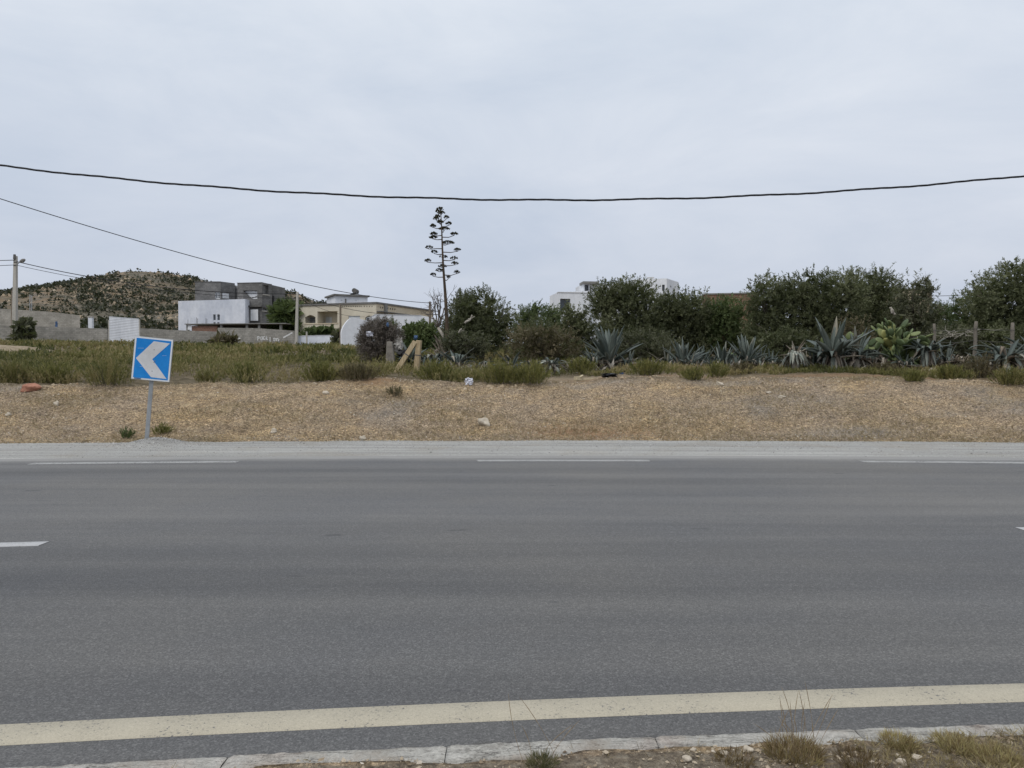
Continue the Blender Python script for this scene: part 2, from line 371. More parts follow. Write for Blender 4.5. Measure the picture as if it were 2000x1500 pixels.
def paint_mat(name, c, wear, sc=60):
    k = N(name); n = k.noise(sc, 4, 0.75); nb = k.noise(3.0, 4, 0.6)
    c1 = k.mix(k.ramp(nb, [(0.3, 0.0), (0.7, 1.0)]), tuple(v * 0.88 for v in c), c)
    c1 = k.mix(1.0, c1, k.ramp(k.noise(140, 2, 0.7), [(0.3, 0.85), (0.7, 1.15)]), 'MULTIPLY')
    m = k.ramp(k.math('ADD', n, k.math('MULTIPLY', k.math('SUBTRACT', nb, 0.5), 0.3)), [(wear - 0.04, 1.0), (wear + 0.03, 0.0)])
    k.bump(n, 0.3, 0.004)
    return k.fin(k.mix(m, c1, (0.13, 0.128, 0.125)), 0.7)
M_edge = paint_mat('worn_cream_paint', (0.415, 0.375, 0.29), 0.375, 60)
M_white = paint_mat('worn_white_paint', (0.42, 0.42, 0.42), 0.40)
M_dust_white = paint_mat('dusty_white_paint', (0.33, 0.33, 0.32), 0.44, 25)
def mark(x0, x1, yc, w, mat, label, st=0.25):
    xs = np.linspace(x0, x1, max(3, int((x1 - x0) / st) + 1))
    o = strip('road_marking', xs, lambda x: yc(x) - w / 2, lambda x: yc(x) + w / 2, 4, lambda x, y: 0.0004 + 0.0036 * (np.abs(y - yc(x)) < w / 2 - 0.001), mat, False, (0, 0.02, 0.5, 0.98, 1))
    tag(o, label, None, None, 'structure')
    return o
mark(-30, 30, y_near, 0.205, M_edge, 'wide continuous cream edge line beside the concrete kerb')
mark(-7.6, -4.41, y_mid, 0.17, M_white, 'white centre dash ending near the edge of the photo, on the side of the chevron sign')
mark(5.22, 8.5, y_mid, 0.17, M_white, 'white centre dash starting under the far agaves side of the road')
for a, b, t in ((-8.35, -4.85, 'dusty white far edge dash in front of the chevron sign'), (-0.62, 2.46, 'dusty white far edge dash below the pale boulder on the bank'), (6.2, 9.6, 'dusty white far edge dash below the large agaves')):
    mark(a, b, y_far, 0.2, M_dust_white, t)

k = N('shoulder_gravel'); ac = k.attr('across'); n_l = k.noise(3.2, 5, 0.6, k.co('Object', (0.04, 1.0, 1.0))); n_s = k.noise(45, 4, 0.8); n_ff = k.noise(130, 2, 0.8); n_b = k.noise(0.8, 4)
c = k.ramp(n_s, [(0.28, (0.19, 0.186, 0.172)), (0.5, (0.375, 0.368, 0.345)), (0.72, (0.52, 0.51, 0.48))])
c = k.mix(1.0, c, k.ramp(n_l, [(0.32, 0.78), (0.68, 1.22)]), 'MULTIPLY')
c = k.mix(1.0, c, k.ramp(n_ff, [(0.3, 0.72), (0.7, 1.28)]), 'MULTIPLY')
c = k.mix(k.ramp(n_b, [(0.5, 0.0), (0.75, 0.4)]), c, (0.30, 0.255, 0.19))
k.bump(k.math('ADD', n_s, n_ff), 0.7, 0.025)
M_shoulder = k.fin(c, 0.95)
def z_sh(x, y):
    t = y - y_edge(x)
    return -0.012 + 0.03 * sst(0.0, 0.6, t) + gmound(x, y) + 0.02 * fbm(x * 1.4, y * 5, 3, 61) * sst(0.1, 0.7, t)
sh = strip('gravel_shoulder', np.arange(-40, 40.1, 0.12), lambda x: y_edge(x) - 0.08 + 0.16 * fbm(x * 0.9, x * 0, 3, 67), lambda x: y_foot(x) + 0.55, 34, z_sh, M_shoulder)
tag(sh, 'pale grey gravel shoulder along the far side of the road', None, None, 'structure')

# ------------------------------------------------------------------ kerb of separate stones
k = N('old_kerb_concrete'); n = k.noise(9, 6, 0.7); nf = k.noise(70, 4, 0.75); nb = k.noise(2.5, 4)
c = k.ramp(n, [(0.28, (0.17, 0.155, 0.135)), (0.45, (0.36, 0.345, 0.31)), (0.7, (0.53, 0.51, 0.465))])
c = k.mix(k.ramp(nb, [(0.5, 0.0), (0.7, 0.5)]), c, (0.36, 0.27, 0.22))
c = k.mix(1.0, c, k.ramp(nf, [(0.3, 0.7), (0.7, 1.25)]), 'MULTIPLY')
crk = k.noise(1.0, 5, 0.7, k.co('Object', (2.2, 15, 4)), 0.8)
c = k.mix(k.ramp(crk, [(0.485, 0.0), (0.497, 0.85), (0.503, 0.85), (0.515, 0.0)]), c, (0.07, 0.065, 0.058))
c = k.mix(k.ramp(k.noise(4.5, 5, 0.7), [(0.5, 0.0), (0.66, 0.65)]), c, (0.20, 0.165, 0.125))
k.bump(k.math('ADD', n, nf), 0.8, 0.012); M_kerb = k.fin(c, 0.9)
kerb = bpy.data.objects.new('kerb', None); COL.objects.link(kerb); kerb.location = (0, 3.1, 0)
tag(kerb, 'worn pale concrete kerb along the near side of the road', None, None, 'structure')
rng = np.random.default_rng(3)
for i in range(-5, 6):
    xa = -0.275 + 0.90 * i; L = 0.897
    nu, nv_ = 44, 9; W = 0.135
    u = np.linspace(0, 1, nu + 1); prof = [(0.0, -0.09), (0.0, 0.02), (0.003, 0.040), (0.009, 0.046), (0.035, 0.047), (0.07, 0.047), (0.11, 0.046), (0.128, 0.042), (0.135, -0.02), (0.135, -0.09)]
    V = []
    for a in u:
        x = xa + a * L; yk = float(y_kerb(x)); e = min(a, 1 - a) * L
        for (d, z) in prof:
            n1 = float(fbm(x * 7, d * 20, 3, 71 + i)); n2 = float(fbm(x * 22, d * 40, 2, 75 + i))
            chip = 0.03 * max(0, float(fbm(x * 4.5, 3.3, 3, 83)) - 0.08) * (1 if d > 0.06 else 0.25)
            chip2 = 0.12 * max(0, float(fbm(x * 6, 1.7, 3, 91)) - 0.14) * (1 if d < 0.03 else 0)
            dd = d + (0.012 * n1 if 0 < d < 0.13 else 0.014 * n2) - (0.25 * chip if d > 0.1 else -chip2)
            zz = z + (0.012 * n1 + 0.010 * n2 - chip if z > 0 else 0)
            if e < 0.012 and z > 0.03: zz -= 0.006
            V.append((x, yk - dd, zz))
    m_ = len(prof); Fq = []
    for a in range(nu):
        for b in range(m_ - 1):
            Fq.append((a * m_ + b, a * m_ + b + 1, (a + 1) * m_ + b + 1, (a + 1) * m_ + b))
    Fq.append(tuple(range(m_))); Fq.append(tuple(nu * m_ + m_ - 1 - b for b in range(m_)))
    mb = MB(); mb.v = [np.array(q) for q in V]; mb.f = Fq
    mb.build('kerb_stone', M_kerb, kerb, True)

# ------------------------------------------------------------------ hill
_hp = np.array([(-900, 640), (-500, 612), (-200, 592), (-60, 584), (0, 578), (30, 576), (55, 572), (100, 561), (140, 553), (165, 549), (198, 552), (216, 540), (245, 530), (280, 530), (330, 534), (370, 542), (400, 549), (440, 562), (480, 574), (530, 574), (558, 571), (582, 573), (600, 585), (615, 595), (632, 592), (650, 592), (672, 602), (760, 640), (900, 690), (1100, 712)], float)
HY = 420.0
_hx = (_hp[:, 0] - 1000) * HY / F; _hz = HC + (720 - _hp[:, 1]) * HY / F
def hill_z(x, y):
    r = np.interp(x + 6 * fbm(y * 0.01, x * 0.01, 2, 5), _hx, _hz)
    t = np.clip((y - 160) / (HY - 160), 0, 1); s = t ** 1.12
    back = 1 - 0.55 * sst(HY + 5, HY + 260, y)
    z = 3.0 + (r - 3.0) * s * back
    gul = fbm(x * 0.035, y * 0.012, 4, 101); terr = fbm(x * 0.012, y * 0.05, 3, 107)
    z = z + (gul * 4.0 + terr * 2.5) * np.sin(np.clip(t, 0, 1) * math.pi) ** 0.8 + fbm(x * 0.12, y * 0.12, 3, 109) * 2.4 * sst(0.02, 0.2, t) * (1 - 0.6 * t)
    return np.where(y < 161, 2.0, z)
hx = np.arange(-640, 60, 3.0); hy = np.concatenate([np.arange(158, 440, 2.6), np.arange(440, 800, 14)])
HX, HYY = np.meshgrid(hx, hy); hv = hill_z(HX.ravel(), HYY.ravel())
n = len(hx); ii = (np.arange(len(hy) - 1)[:, None] * n + np.arange(n - 1)[None]).ravel()
hill_me = raw('hill', np.stack([HX.ravel(), HYY.ravel(), hv], 1), np.stack([ii, ii + 1, ii + n + 1, ii + n], 1), False)
k = N('dry_hillside'); n1 = k.noise(0.035, 5, 0.6, k.co('Object', (0.5, 1, 2.0))); n2 = k.noise(0.22, 5, 0.7); n3 = k.noise(0.9, 4, 0.7)
c = k.ramp(n1, [(0.3, (0.058, 0.053, 0.037)), (0.46, (0.10, 0.085, 0.058)), (0.60, (0.18, 0.128, 0.078)), (0.72, (0.11, 0.095, 0.07))])
c = k.mix(k.ramp(n2, [(0.48, 0.0), (0.62, 0.75)]), c, (0.165, 0.147, 0.12))
c = k.mix(k.ramp(k.noise(0.3, 5, 0.7), [(0.52, 0.0), (0.6, 0.55)]), c, (0.085, 0.085, 0.055))
c = k.mix(1.0, c, k.ramp(n3, [(0.3, 0.65), (0.7, 1.3)]), 'MULTIPLY'); k.bump(n2, 0.6, 1.5)
M_hill = k.fin(c, 0.95)
tag(link('hill', hill_me, M_hill), 'rocky hill with scrub and scattered pines behind the houses', None, None, 'structure')
# ------------------------------------------------------------------ building materials
M_render_white = speck('white_render', (0.62, 0.64, 0.68), (0.76, 0.77, 0.79), 0.5, 3.0, 0.85, 0.1, 0.02, 0.93, True)
k = N('stained_whitewash'); n = k.noise(0.45, 6, 0.65, k.co('Object', (1, 1, 0.5), (0, 0.5, 0))); n2 = k.noise(2.5, 5, 0.6)
c = k.mix(k.ramp(n, [(0.38, 0.0), (0.62, 1.0)]), (0.52, 0.55, 0.62), (0.70, 0.72, 0.77)); c = k.mix(1.0, c, k.ramp(n2, [(0.3, 0.93), (0.7, 1.06)]), 'MULTIPLY')
M_stained = k.fin(c, 0.9)
M_villa = speck('cream_villa_render', (0.50, 0.45, 0.355), (0.60, 0.55, 0.445), 0.4, 2.5, 0.85, 0.1, 0.02, 0.93, True)
M_villa2 = speck('ochre_villa_render', (0.48, 0.40, 0.285), (0.56, 0.485, 0.365), 0.4, 2.5, 0.85, 0.1, 0.02, 0.9, True)
def block_mat(name, c0, c1, joint, bw=0.42, bh=0.21):
    k = N(name); co = k.co('UV')
    b = k.n.new('ShaderNodeTexBrick'); k.l.new(co, b.inputs['Vector'])
    b.inputs['Scale'].default_value = 1.0; b.inputs['Brick Width'].default_value = bw; b.inputs['Row Height'].default_value = bh
    b.inputs['Mortar Size'].default_value = 0.012; b.inputs['Mortar Smooth'].default_value = 0.2
    b.inputs['Color1'].default_value = (*c0, 1); b.inputs['Color2'].default_value = (*c1, 1); b.inputs['Mortar'].default_value = (*joint, 1)
    n = k.noise(0.7, 6, 0.65); nf = k.noise(9, 4, 0.7)
    c = k.mix(1.0, b.outputs[0], k.ramp(n, [(0.3, 0.72), (0.7, 1.25)]), 'MULTIPLY'); c = k.mix(1.0, c, k.ramp(nf, [(0.3, 0.82), (0.7, 1.18)]), 'MULTIPLY')
    k.bump(b.outputs['Fac'], 0.3, -0.01)
    return k.fin(c, 0.95)
M_block = block_mat('grey_concrete_block', (0.235, 0.225, 0.20), (0.31, 0.295, 0.265), (0.19, 0.18, 0.165))
M_block_pale = block_mat('pale_concrete_block', (0.35, 0.325, 0.28), (0.43, 0.40, 0.35), (0.27, 0.255, 0.22))
M_block_dark = block_mat('raw_grey_blockwork', (0.135, 0.132, 0.128), (0.185, 0.18, 0.173), (0.11, 0.108, 0.105))
M_brick = block_mat('red_hollow_brick', (0.185, 0.095, 0.066), (0.25, 0.135, 0.095), (0.22, 0.185, 0.16), 0.3, 0.2)
M_tan = block_mat('tan_stone_block', (0.30, 0.25, 0.175), (0.38, 0.32, 0.23), (0.25, 0.21, 0.15))
M_conc = speck('raw_concrete', (0.17, 0.165, 0.155), (0.25, 0.245, 0.23), 0.8, 6, 0.9, 0.2, 0.02, 0.85)
M_conc_dk = speck('dark_weathered_concrete', (0.085, 0.082, 0.078), (0.14, 0.135, 0.128), 1.2, 8, 0.9, 0.2, 0.02, 0.85)
M_pole = speck('pale_pole_concrete', (0.36, 0.34, 0.30), (0.47, 0.45, 0.41), 1.5, 12, 0.9, 0.2, 0.01, 0.85, True)
M_wood_pole = speck('old_pole_timber', (0.13, 0.105, 0.08), (0.22, 0.185, 0.145), 2.5, 16, 0.9, 0.4, 0.01, 0.8, True)
M_dark = speck('dark_opening', (0.02, 0.02, 0.022), (0.035, 0.035, 0.038), 1, 6, 0.9)
k = N('window_glass'); M_glass = k.fin((0.035, 0.045, 0.055), 0.08); k.b.inputs['Specular IOR Level'].default_value = 0.6
M_whitepaint = speck('white_painted_metal', (0.66, 0.67, 0.68), (0.74, 0.75, 0.76), 1.2, 9, 0.55, 0.05, 0.005, 0.95)
M_shutter = speck('pale_roller_shutter', (0.50, 0.52, 0.54), (0.58, 0.60, 0.62), 2.0, 9, 0.6, 0.05, 0.005, 0.95)
M_coping = speck('grey_roof_coping', (0.12, 0.115, 0.11), (0.19, 0.185, 0.175), 1.5, 9, 0.9)
M_wire = speck('black_cable_sheath', (0.012, 0.012, 0.014), (0.022, 0.022, 0.024), 4, 30, 0.6)
M_metal = speck('galvanised_metal', (0.24, 0.255, 0.265), (0.33, 0.345, 0.355), 5, 50, 0.55, 0.1, 0.002, 0.9)

def uv_planar(o):
    """metre-scaled uv on walls: u along the horizontal face direction, v is height"""
    me = o.data; uv = me.uv_layers.new(name='uv'); base = wloc(o)
    for p in me.polygons:
        nrm = p.normal; h = Vector((-nrm.y, nrm.x, 0))
        h = h.normalized() if h.length > 0.2 else Vector((1, 0, 0))
        for li in p.loop_indices:
            c = me.vertices[me.loops[li].vertex_index].co
            w = Vector((c.x + base[0], c.y + base[1], c.z + base[2]))
            uv.data[li].uv = (w.dot(h), w.z if abs(nrm.z) < 0.7 else w.y)
    return o

class Facade:
    """a vertical plane through the plan points A -> B (left to right as seen); pixels are turned into (u, z) on it"""
    def __init__(s, A, B):
        s.A = np.array(A, float); e = np.array(B, float) - s.A; s.L = np.linalg.norm(e); s.e = e / s.L
        s.n = np.array([-s.e[1], s.e[0]])            # points away from the camera
    def uz(s, px, py):
        d = ray(px, py); M = np.array([[d[0], -s.e[0]], [d[1], -s.e[1]]]); t, u = np.linalg.solve(M, s.A)
        return u, HC + t * d[2]
    def u(s, px): return s.uz(px, 620)[0]
    def z(s, px, py): return s.uz(px, py)[1]
    def pt(s, u, z, dep=0.0):
        q = s.A + s.e * u + s.n * dep; return np.array([q[0], q[1], z])
    def rect(s, x0, y0, x1, y1):
        xm = (x0 + x1) / 2; u0, z1 = s.uz(x0, y0)[0], s.z(xm, y0); u1, z0 = s.u(x1), s.z(xm, y1); return u0, u1, z0, z1

def volume(f, root, u0, u1, z0, z1, dep, mat, openings=(), name='wall', reveal=0.18, ztop_r=None):
    """block with real openings in its front face; openings are (u0,u1,z0,z1,depth)"""
    mb = MB(); us = sorted({u0, u1, *[o[0] for o in openings], *[o[1] for o in openings]}); zs = sorted({z0, z1, *[o[2] for o in openings], *[o[3] for o in openings]})
    def top(u): return z1 if ztop_r is None else z1 + (ztop_r - z1) * (u - u0) / (u1 - u0)
    def zz(z, u): return top(u) if z == z1 else z
    for a, b in zip(us[:-1], us[1:]):
        for c, d in zip(zs[:-1], zs[1:]):
            um, zm = (a + b) / 2, (c + d) / 2
            if any(o[0] < um < o[1] and o[2] < zm < o[3] for o in openings): continue
            mb.add([f.pt(a, zz(c, a)), f.pt(b, zz(c, b)), f.pt(b, zz(d, b)), f.pt(a, zz(d, a))], [(0, 1, 2, 3)])
    for o in openings:
        a, b, c, d = o[:4]; r = o[4] if len(o) > 4 else reveal
        q = [f.pt(a, c), f.pt(b, c), f.pt(b, d), f.pt(a, d)] + [f.pt(a, c, r), f.pt(b, c, r), f.pt(b, d, r), f.pt(a, d, r)]
        mb.add(q, [(0, 4, 5, 1), (1, 5, 6, 2), (2, 6, 7, 3), (3, 7, 4, 0), (4, 7, 6, 5)])
    q = [f.pt(u0, z0), f.pt(u1, z0), f.pt(u1, top(u1)), f.pt(u0, top(u0)), f.pt(u0, z0, dep), f.pt(u1, z0, dep), f.pt(u1, top(u1), dep), f.pt(u0, top(u0), dep)]
    mb.add(q, [(1, 5, 6, 2), (2, 6, 7, 3), (0, 3, 7, 4), (4, 7, 6, 5)])
    return uv_planar(mb.build(name, mat, root))
def slab(f, root, name, u0, u1, z0, z1, d0, d1, mat):
    return MB().obox(f.pt(u0, z0, d0), np.append(f.e * (u1 - u0), 0), np.append(f.n * (d1 - d0), 0), (0, 0, z1 - z0)).build(name, mat, root)
def window(f, root, o, frame=M_whitepaint, pane=M_glass, t=0.06, name='window', dep=None, mull=1, pane_name='pane'):
    """frame bars and panes set back inside an opening"""
    a, b, c, d = o[:4]; dp = (dep if dep is not None else (o[4] if len(o) > 4 else 0.18)) - 0.09
    mb = MB(); ex = lambda w: np.append(f.e * w, 0); ey = np.append(f.n * 0.06, 0)
    mb.obox(f.pt(a + 0.004, c + 0.004, dp), ex(t), ey, (0, 0, d - c - 0.008)); mb.obox(f.pt(b - t - 0.004, c + 0.004, dp), ex(t), ey, (0, 0, d - c - 0.008))
    mb.obox(f.pt(a + t, c + 0.004, dp), ex(b - a - 2 * t), ey, (0, 0, t)); mb.obox(f.pt(a + t, d - t - 0.004, dp), ex(b - a - 2 * t), ey, (0, 0, t))
    for i in range(1, mull):
        m = a + (b - a) * i / mull; mb.obox(f.pt(m - t / 2, c + t, dp + 0.002), ex(t), ey, (0, 0, d - c - 2 * t))
    w = mb.build(name, frame, root)
    for i in range(mull):
        p0 = a + (b - a) * i / mull + t * 0.6; p1 = a + (b - a) * (i + 1) / mull - t * 0.6
        MB().obox(f.pt(p0, c + t * 0.6, dp + 0.02), ex(p1 - p0), np.append(f.n * 0.02, 0), (0, 0, d - c - 1.2 * t)).build(pane_name, pane, w)
    return w
def panel(f, root, o, mat, name, ribs=0, dep=0.12, horiz=True):
    """a closed shutter or sheet door filling an opening, with raised ribs"""
    a, b, c, d = o[:4]; mb = MB()
    mb.obox(f.pt(a + 0.01, c + 0.01, dep), np.append(f.e * (b - a - 0.02), 0), np.append(f.n * 0.03, 0), (0, 0, d - c - 0.02))
    for i in range(ribs):
        if horiz: mb.obox(f.pt(a + 0.03, c + (d - c) * (i + 0.25) / ribs, dep - 0.015), np.append(f.e * (b - a - 0.06), 0), np.append(f.n * 0.02, 0), (0, 0, (d - c) / ribs * 0.55))
        else: mb.obox(f.pt(a + (b - a) * (i + 0.2) / ribs, c + 0.03, dep - 0.02), np.append(f.e * ((b - a) / ribs * 0.5), 0), np.append(f.n * 0.025, 0), (0, 0, d - c - 0.06))
    return mb.build(name, mat, root)

# ------------------------------------------------------------------ unfinished grey house with whitewashed side
HB = 2.5
root = empty('unfinished_house', (P(440, 640, 102)[0], 102, 3.6), 'raw grey concrete block house with a tall whitewashed wall and angular upper storey', 'house')
f = Facade(P(300, 620, 100)[:2], P(700, 620, 101)[:2])
r = lambda *a: f.rect(*a)
w1 = r(416, 614, 421.5, 626); w2 = r(424, 614, 429.5, 626)
a = r(348, 587, 479, 660)
volume(f, root, a[0], a[1], HB, f.z(348, 588), 7.0, M_stained, [w1 + (0.2,), w2 + (0.2,)], ztop_r=f.z(479, 584))
for o in (w1, w2): window(f, root, o + (0.2,), t=0.05)
for (x0, x1) in ((417, 421), (424.5, 428.5)):
    o = r(x0, 629.5, x1, 632); slab(f, root, 'vent', o[0], o[1], o[2], o[3], -0.012, -0.004, M_dark)
f2 = Facade(P(300, 600, 103)[:2], P(700, 600, 103.5)[:2]); r2 = lambda *a: f2.rect(*a)
o1 = r2(420, 571, 430, 584); a = r2(381, 550, 431.5, 590)
volume(f2, root, a[0], a[1], 6.0, f2.z(381, 550.5), 6.5, M_block_dark, [o1 + (0.25,)], ztop_r=f2.z(431, 550.5)); window(f2, root, o1 + (0.25,), mull=2, t=0.1)
f3 = Facade(P(431.6, 600, 103.4)[:2], P(459, 600, 105.5)[:2]); o2 = f3.rect(434.5, 572, 449, 583)
volume(f3, root, 0.0, f3.L, 6.0, f3.z(445, 551.5), 5.0, M_block_dark, [o2 + (0.2,)]); panel(f3, root, o2, M_whitepaint, 'shutter', 6)
# sloping stair wall between the two upper blocks
f4 = Facade(P(400, 600, 106)[:2], P(700, 600, 106)[:2])
mb = MB(); mb.prism([f4.pt(*f4.uz(x, y)) for x, y in ((456, 556), (460, 559), (477, 579), (500, 600), (500, 640), (456, 640))], np.append(f4.n * 4.0, 0)); uv_planar(mb.build('stair_wall', M_block_dark, root))
f5 = Facade(P(464, 600, 102.6)[:2], P(512, 600, 102.0)[:2]); r5 = lambda *a: f5.rect(*a)
o3 = r5(475, 567, 503, 584); o4 = r5(489, 600, 504, 626.5)
a0, a1 = f5.u(464), f5.u(512)
volume(f5, root, a0, a1, f5.z(488, 601), f5.z(488, 552.5), 6.0, M_block_dark, [o3 + (0.5,)], name='upper_wall')
panel(f5, root, o3, M_render_white, 'shutter', 0, 0.44)
MB().prism([f5.pt(o3[0] + 0.005, o3[2] + 0.005, 0.01), f5.pt(o3[0] + 0.005, o3[3] - 0.1, 0.01), f5.pt(f5.u(491), o3[2] + 0.005, 0.01)], np.append(f5.n * 0.35, 0)).build('gable_infill', M_block_dark, root)
MB().tube([f5.pt(f5.u(492), f5.z(492, 583), -0.05), f5.pt(f5.u(504), f5.z(504, 578), -0.05)], 0.06, 6).build('brace', M_conc_dk, root)
volume(f5, root, f5.u(470), a1 - 0.05, HB, f5.z(488, 601.2), 5.0, M_block_dark, [], name='lower_wall')
fd = Facade(f5.A - f5.n * 0.35, f5.A - f5.n * 0.35 + f5.e * f5.L)
o4 = fd.rect(489, 600, 504, 626.5); panel(fd, root, (o4[0], o4[1], o4[2], o4[3] - 0.3), M_whitepaint, 'door', 6, 0.02, False)
slab(f5, root, 'lintel', f5.u(479), a1 + 0.06, f5.z(488, 600), f5.z(488, 597), -0.5, 0.3, M_conc_dk)
f6 = Facade(f5.pt(a1 + 0.003, 0)[:2], P(531.5, 600, 103.6)[:2]); L6 = f6.L
o5 = f6.rect(514, 557, 525, 575); o6 = f6.rect(513, 601, 525, 607); o7 = f6.rect(513.5, 575.3, 525.2, 576.6)
volume(f6, root, 0, L6, HB, f6.z(512, 552.3), 0.6, M_block_dark, [o5 + (0.5,), o6 + (0.4,)]); window(f6, root, o6 + (0.4,), t=0.05)
mz = (o5[2] + (o5[3] - o5[2]) * 0.3); window(f6, root, (o5[0], o5[1], o5[2], mz, 0.5), M_conc_dk, M_glass, 0.06); panel(f6, root, (o5[0], o5[1], mz, o5[3]), M_block_dark, 'shutter', 0, 0.3)
slab(f6, root, 'sill', o5[0] - 0.1, o5[1] + 0.1, o5[2] - 0.14, o5[2] - 0.003, -0.12, 0.05, M_pole); slab(f6, root, 'sill', o6[0] - 0.1, o6[1] + 0.1, o6[2] - 0.14, o6[2] - 0.003, -0.12, 0.05, M_pole)
f7 = Facade(P(531.7, 600, 103.9)[:2], P(557, 600, 105.6)[:2]); o8 = f7.rect(531.5, 610, 546, 628)
volume(f7, root, 0.01, f7.L, HB, f7.z(531.5, 559.5), 1.2, M_block_dark, [(max(o8[0], 0.3), o8[1], o8[2], o8[3], 0.3)]); panel(f7, root, (max(o8[0], 0.3), o8[1], o8[2], o8[3]), M_whitepaint, 'shutter', 5, 0.15, False)
MB().tube([f7.pt(f7.u(533), f7.z(533, 594), -0.1), f7.pt(f7.u(533), f7.z(533, 578), -0.1)], 0.12, 8).build('drain_pipe', M_dark, root)
slab(f7, root, 'ledge', 0.05, f7.L, f7.z(545, 592), f7.z(545, 590), -0.15, 0.1, M_conc)
slab(f2, root, 'roof_edge', f2.u(381) - 0.05, f2.u(431.5), f2.z(400, 550.7), f2.z(400, 549.6), -0.06, 2, M_conc_dk); slab(f5, root, 'roof_edge', a0 - 0.04, a1 + 0.04, f5.z(488, 552.7), f5.z(488, 551.7), -0.06, 2, M_conc_dk)

# ------------------------------------------------------------------ block walls
YW = 86.0
f = Facade(P(-60, 650, 84)[:2], P(600, 650, 87)[:2])
def bwall(f, x0, x1, pts_top, zb, mat, label, cat='wall', dep=0.22, name='block_wall'):
    rt = empty(name, f.pt(f.u((x0 + x1) / 2), zb), label, cat)
    tops = [(f.u(x), f.z(x, y)) for x, y in pts_top]
    for (ua, za), (ub, zb2) in zip(tops[:-1], tops[1:]):
        mb = MB(); p = [f.pt(ua, zb), f.pt(ub, zb), f.pt(ub, zb2), f.pt(ua, za)]; mb.prism([p[3], p[2], p[1], p[0]], np.append(f.n * dep, 0))
        uv_planar(mb.build('wall_panel', mat, rt))
    return rt
low = bwall(f, -60, 210, [(-60, 634), (60, 637), (209, 642)], 2.6, M_block, 'low grey block wall between the street lamp pole and the corrugated gate')
bwall(f, 273, 430, [(273, 641), (350, 645), (431, 648)], 2.6, M_block, 'low grey block wall between the corrugated gate and the graffiti wall')
fb = Facade(P(-60, 620, 96)[:2], P(200, 620, 104)[:2])
bwall(fb, -40, 156, [(-60, 599), (35, 605), (100, 609), (156, 616)], 3.0, M_block_pale, 'tall pale block wall rising behind the low wall near the street lamp')
t = empty('roof_edge', fb.pt(fb.u(0), 8.6, 1.0), 'sliver of reddish tiled roof peeking over the tall pale wall', 'roof')
mb = MB()
for i in range(9):
    u_ = fb.u(-60) + i * 0.62; mb.prism([fb.pt(u_, fb.z(0, 609), 0.5), fb.pt(u_ + 0.6, fb.z(0, 609), 0.5), fb.pt(u_ + 0.6, fb.z(0, 604), 2.4), fb.pt(u_, fb.z(0, 604), 2.4)], (0, 0, 0.09))
mb.build('roof_tile', M_brick, t); uv_planar(t.children[0])
# pale gate pillar, and hanging cloth on the wall
pl = f.pt(f.u(177.5), 3.0, 3.0)
rt = empty('gate_pillar', (pl[0], pl[1], 4.0), 'short whitewashed pillar standing behind the low wall beside the corrugated gate', 'pillar')
q = P(177.5, 620, pl[1]); MB().box((q[0] - 0.22, pl[1] - 0.2, 3.2), (q[0] + 0.22, pl[1] + 0.2, q[2])).build('shaft', M_render_white, rt); MB().box((q[0] - 0.27, pl[1] - 0.25, q[2] + 0.002), (q[0] + 0.27, pl[1] + 0.25, q[2] + 0.12)).build('cap', M_pole, rt)
def cloth(name, x, y, w, h, Y, mat, label, seed, cat='cloth', thick=0.05):
    """crumpled bag or rag: a folded closed sheet"""
    g = np.random.default_rng(seed); c = P(x, y, Y); n = 14; V = []
    for side in (0, 1):
        for j in range(n):
            for i in range(n):
                u, v = i / (n - 1) - 0.5, j / (n - 1) - 0.5
                edge = 1 - 0.35 * float(vn(i * 0.6, j * 0.6, seed))
                q = np.array([u * w * edge * (1 - 0.35 * abs(v)), 0, v * h * edge * (1 - 0.3 * abs(u))])
                q[1] = (0.30 * w) * float(fbm(i * 0.35, j * 0.35, 3, seed + 5)) * 2 + (thick if side else -thick) * (1 - (2 * abs(u)) ** 2) * (1 - (2 * abs(v)) ** 2)
                q[2] += 0.2 * h * float(fbm(i * 0.5, j * 0.2, 2, seed + 9)); q[0] += 0.25 * w * float(fbm(i * 0.3, j * 0.5, 2, seed + 13)); V.append(q + c)
    Fq = []
    for s_ in (0, 1):
        o = s_ * n * n
        for j in range(n - 1):
            for i in range(n - 1):
                t_ = (o + j * n + i, o + j * n + i + 1, o + (j + 1) * n + i + 1, o + (j + 1) * n + i); Fq.append(t_ if s_ == 0 else t_[::-1])
    mb = MB(); mb.v = V; mb.f = Fq
    return tag(mb.build(name, mat, None, False), label, cat)
M_blue = speck('blue_plastic', (0.05, 0.095, 0.20), (0.10, 0.17, 0.30), 3, 20, 0.5)
M_palebag = speck('pale_plastic_bag', (0.52, 0.53, 0.60), (0.68, 0.69, 0.74), 5, 30, 0.45)
M_blackbag = speck('black_plastic_bag', (0.010, 0.010, 0.011), (0.022, 0.021, 0.022), 5, 30, 0.45)
cloth('blue_cloth', 110, 633, 0.36, 0.8, 83.6, M_blue, 'small blue cloth hung over the low block wall', 5)

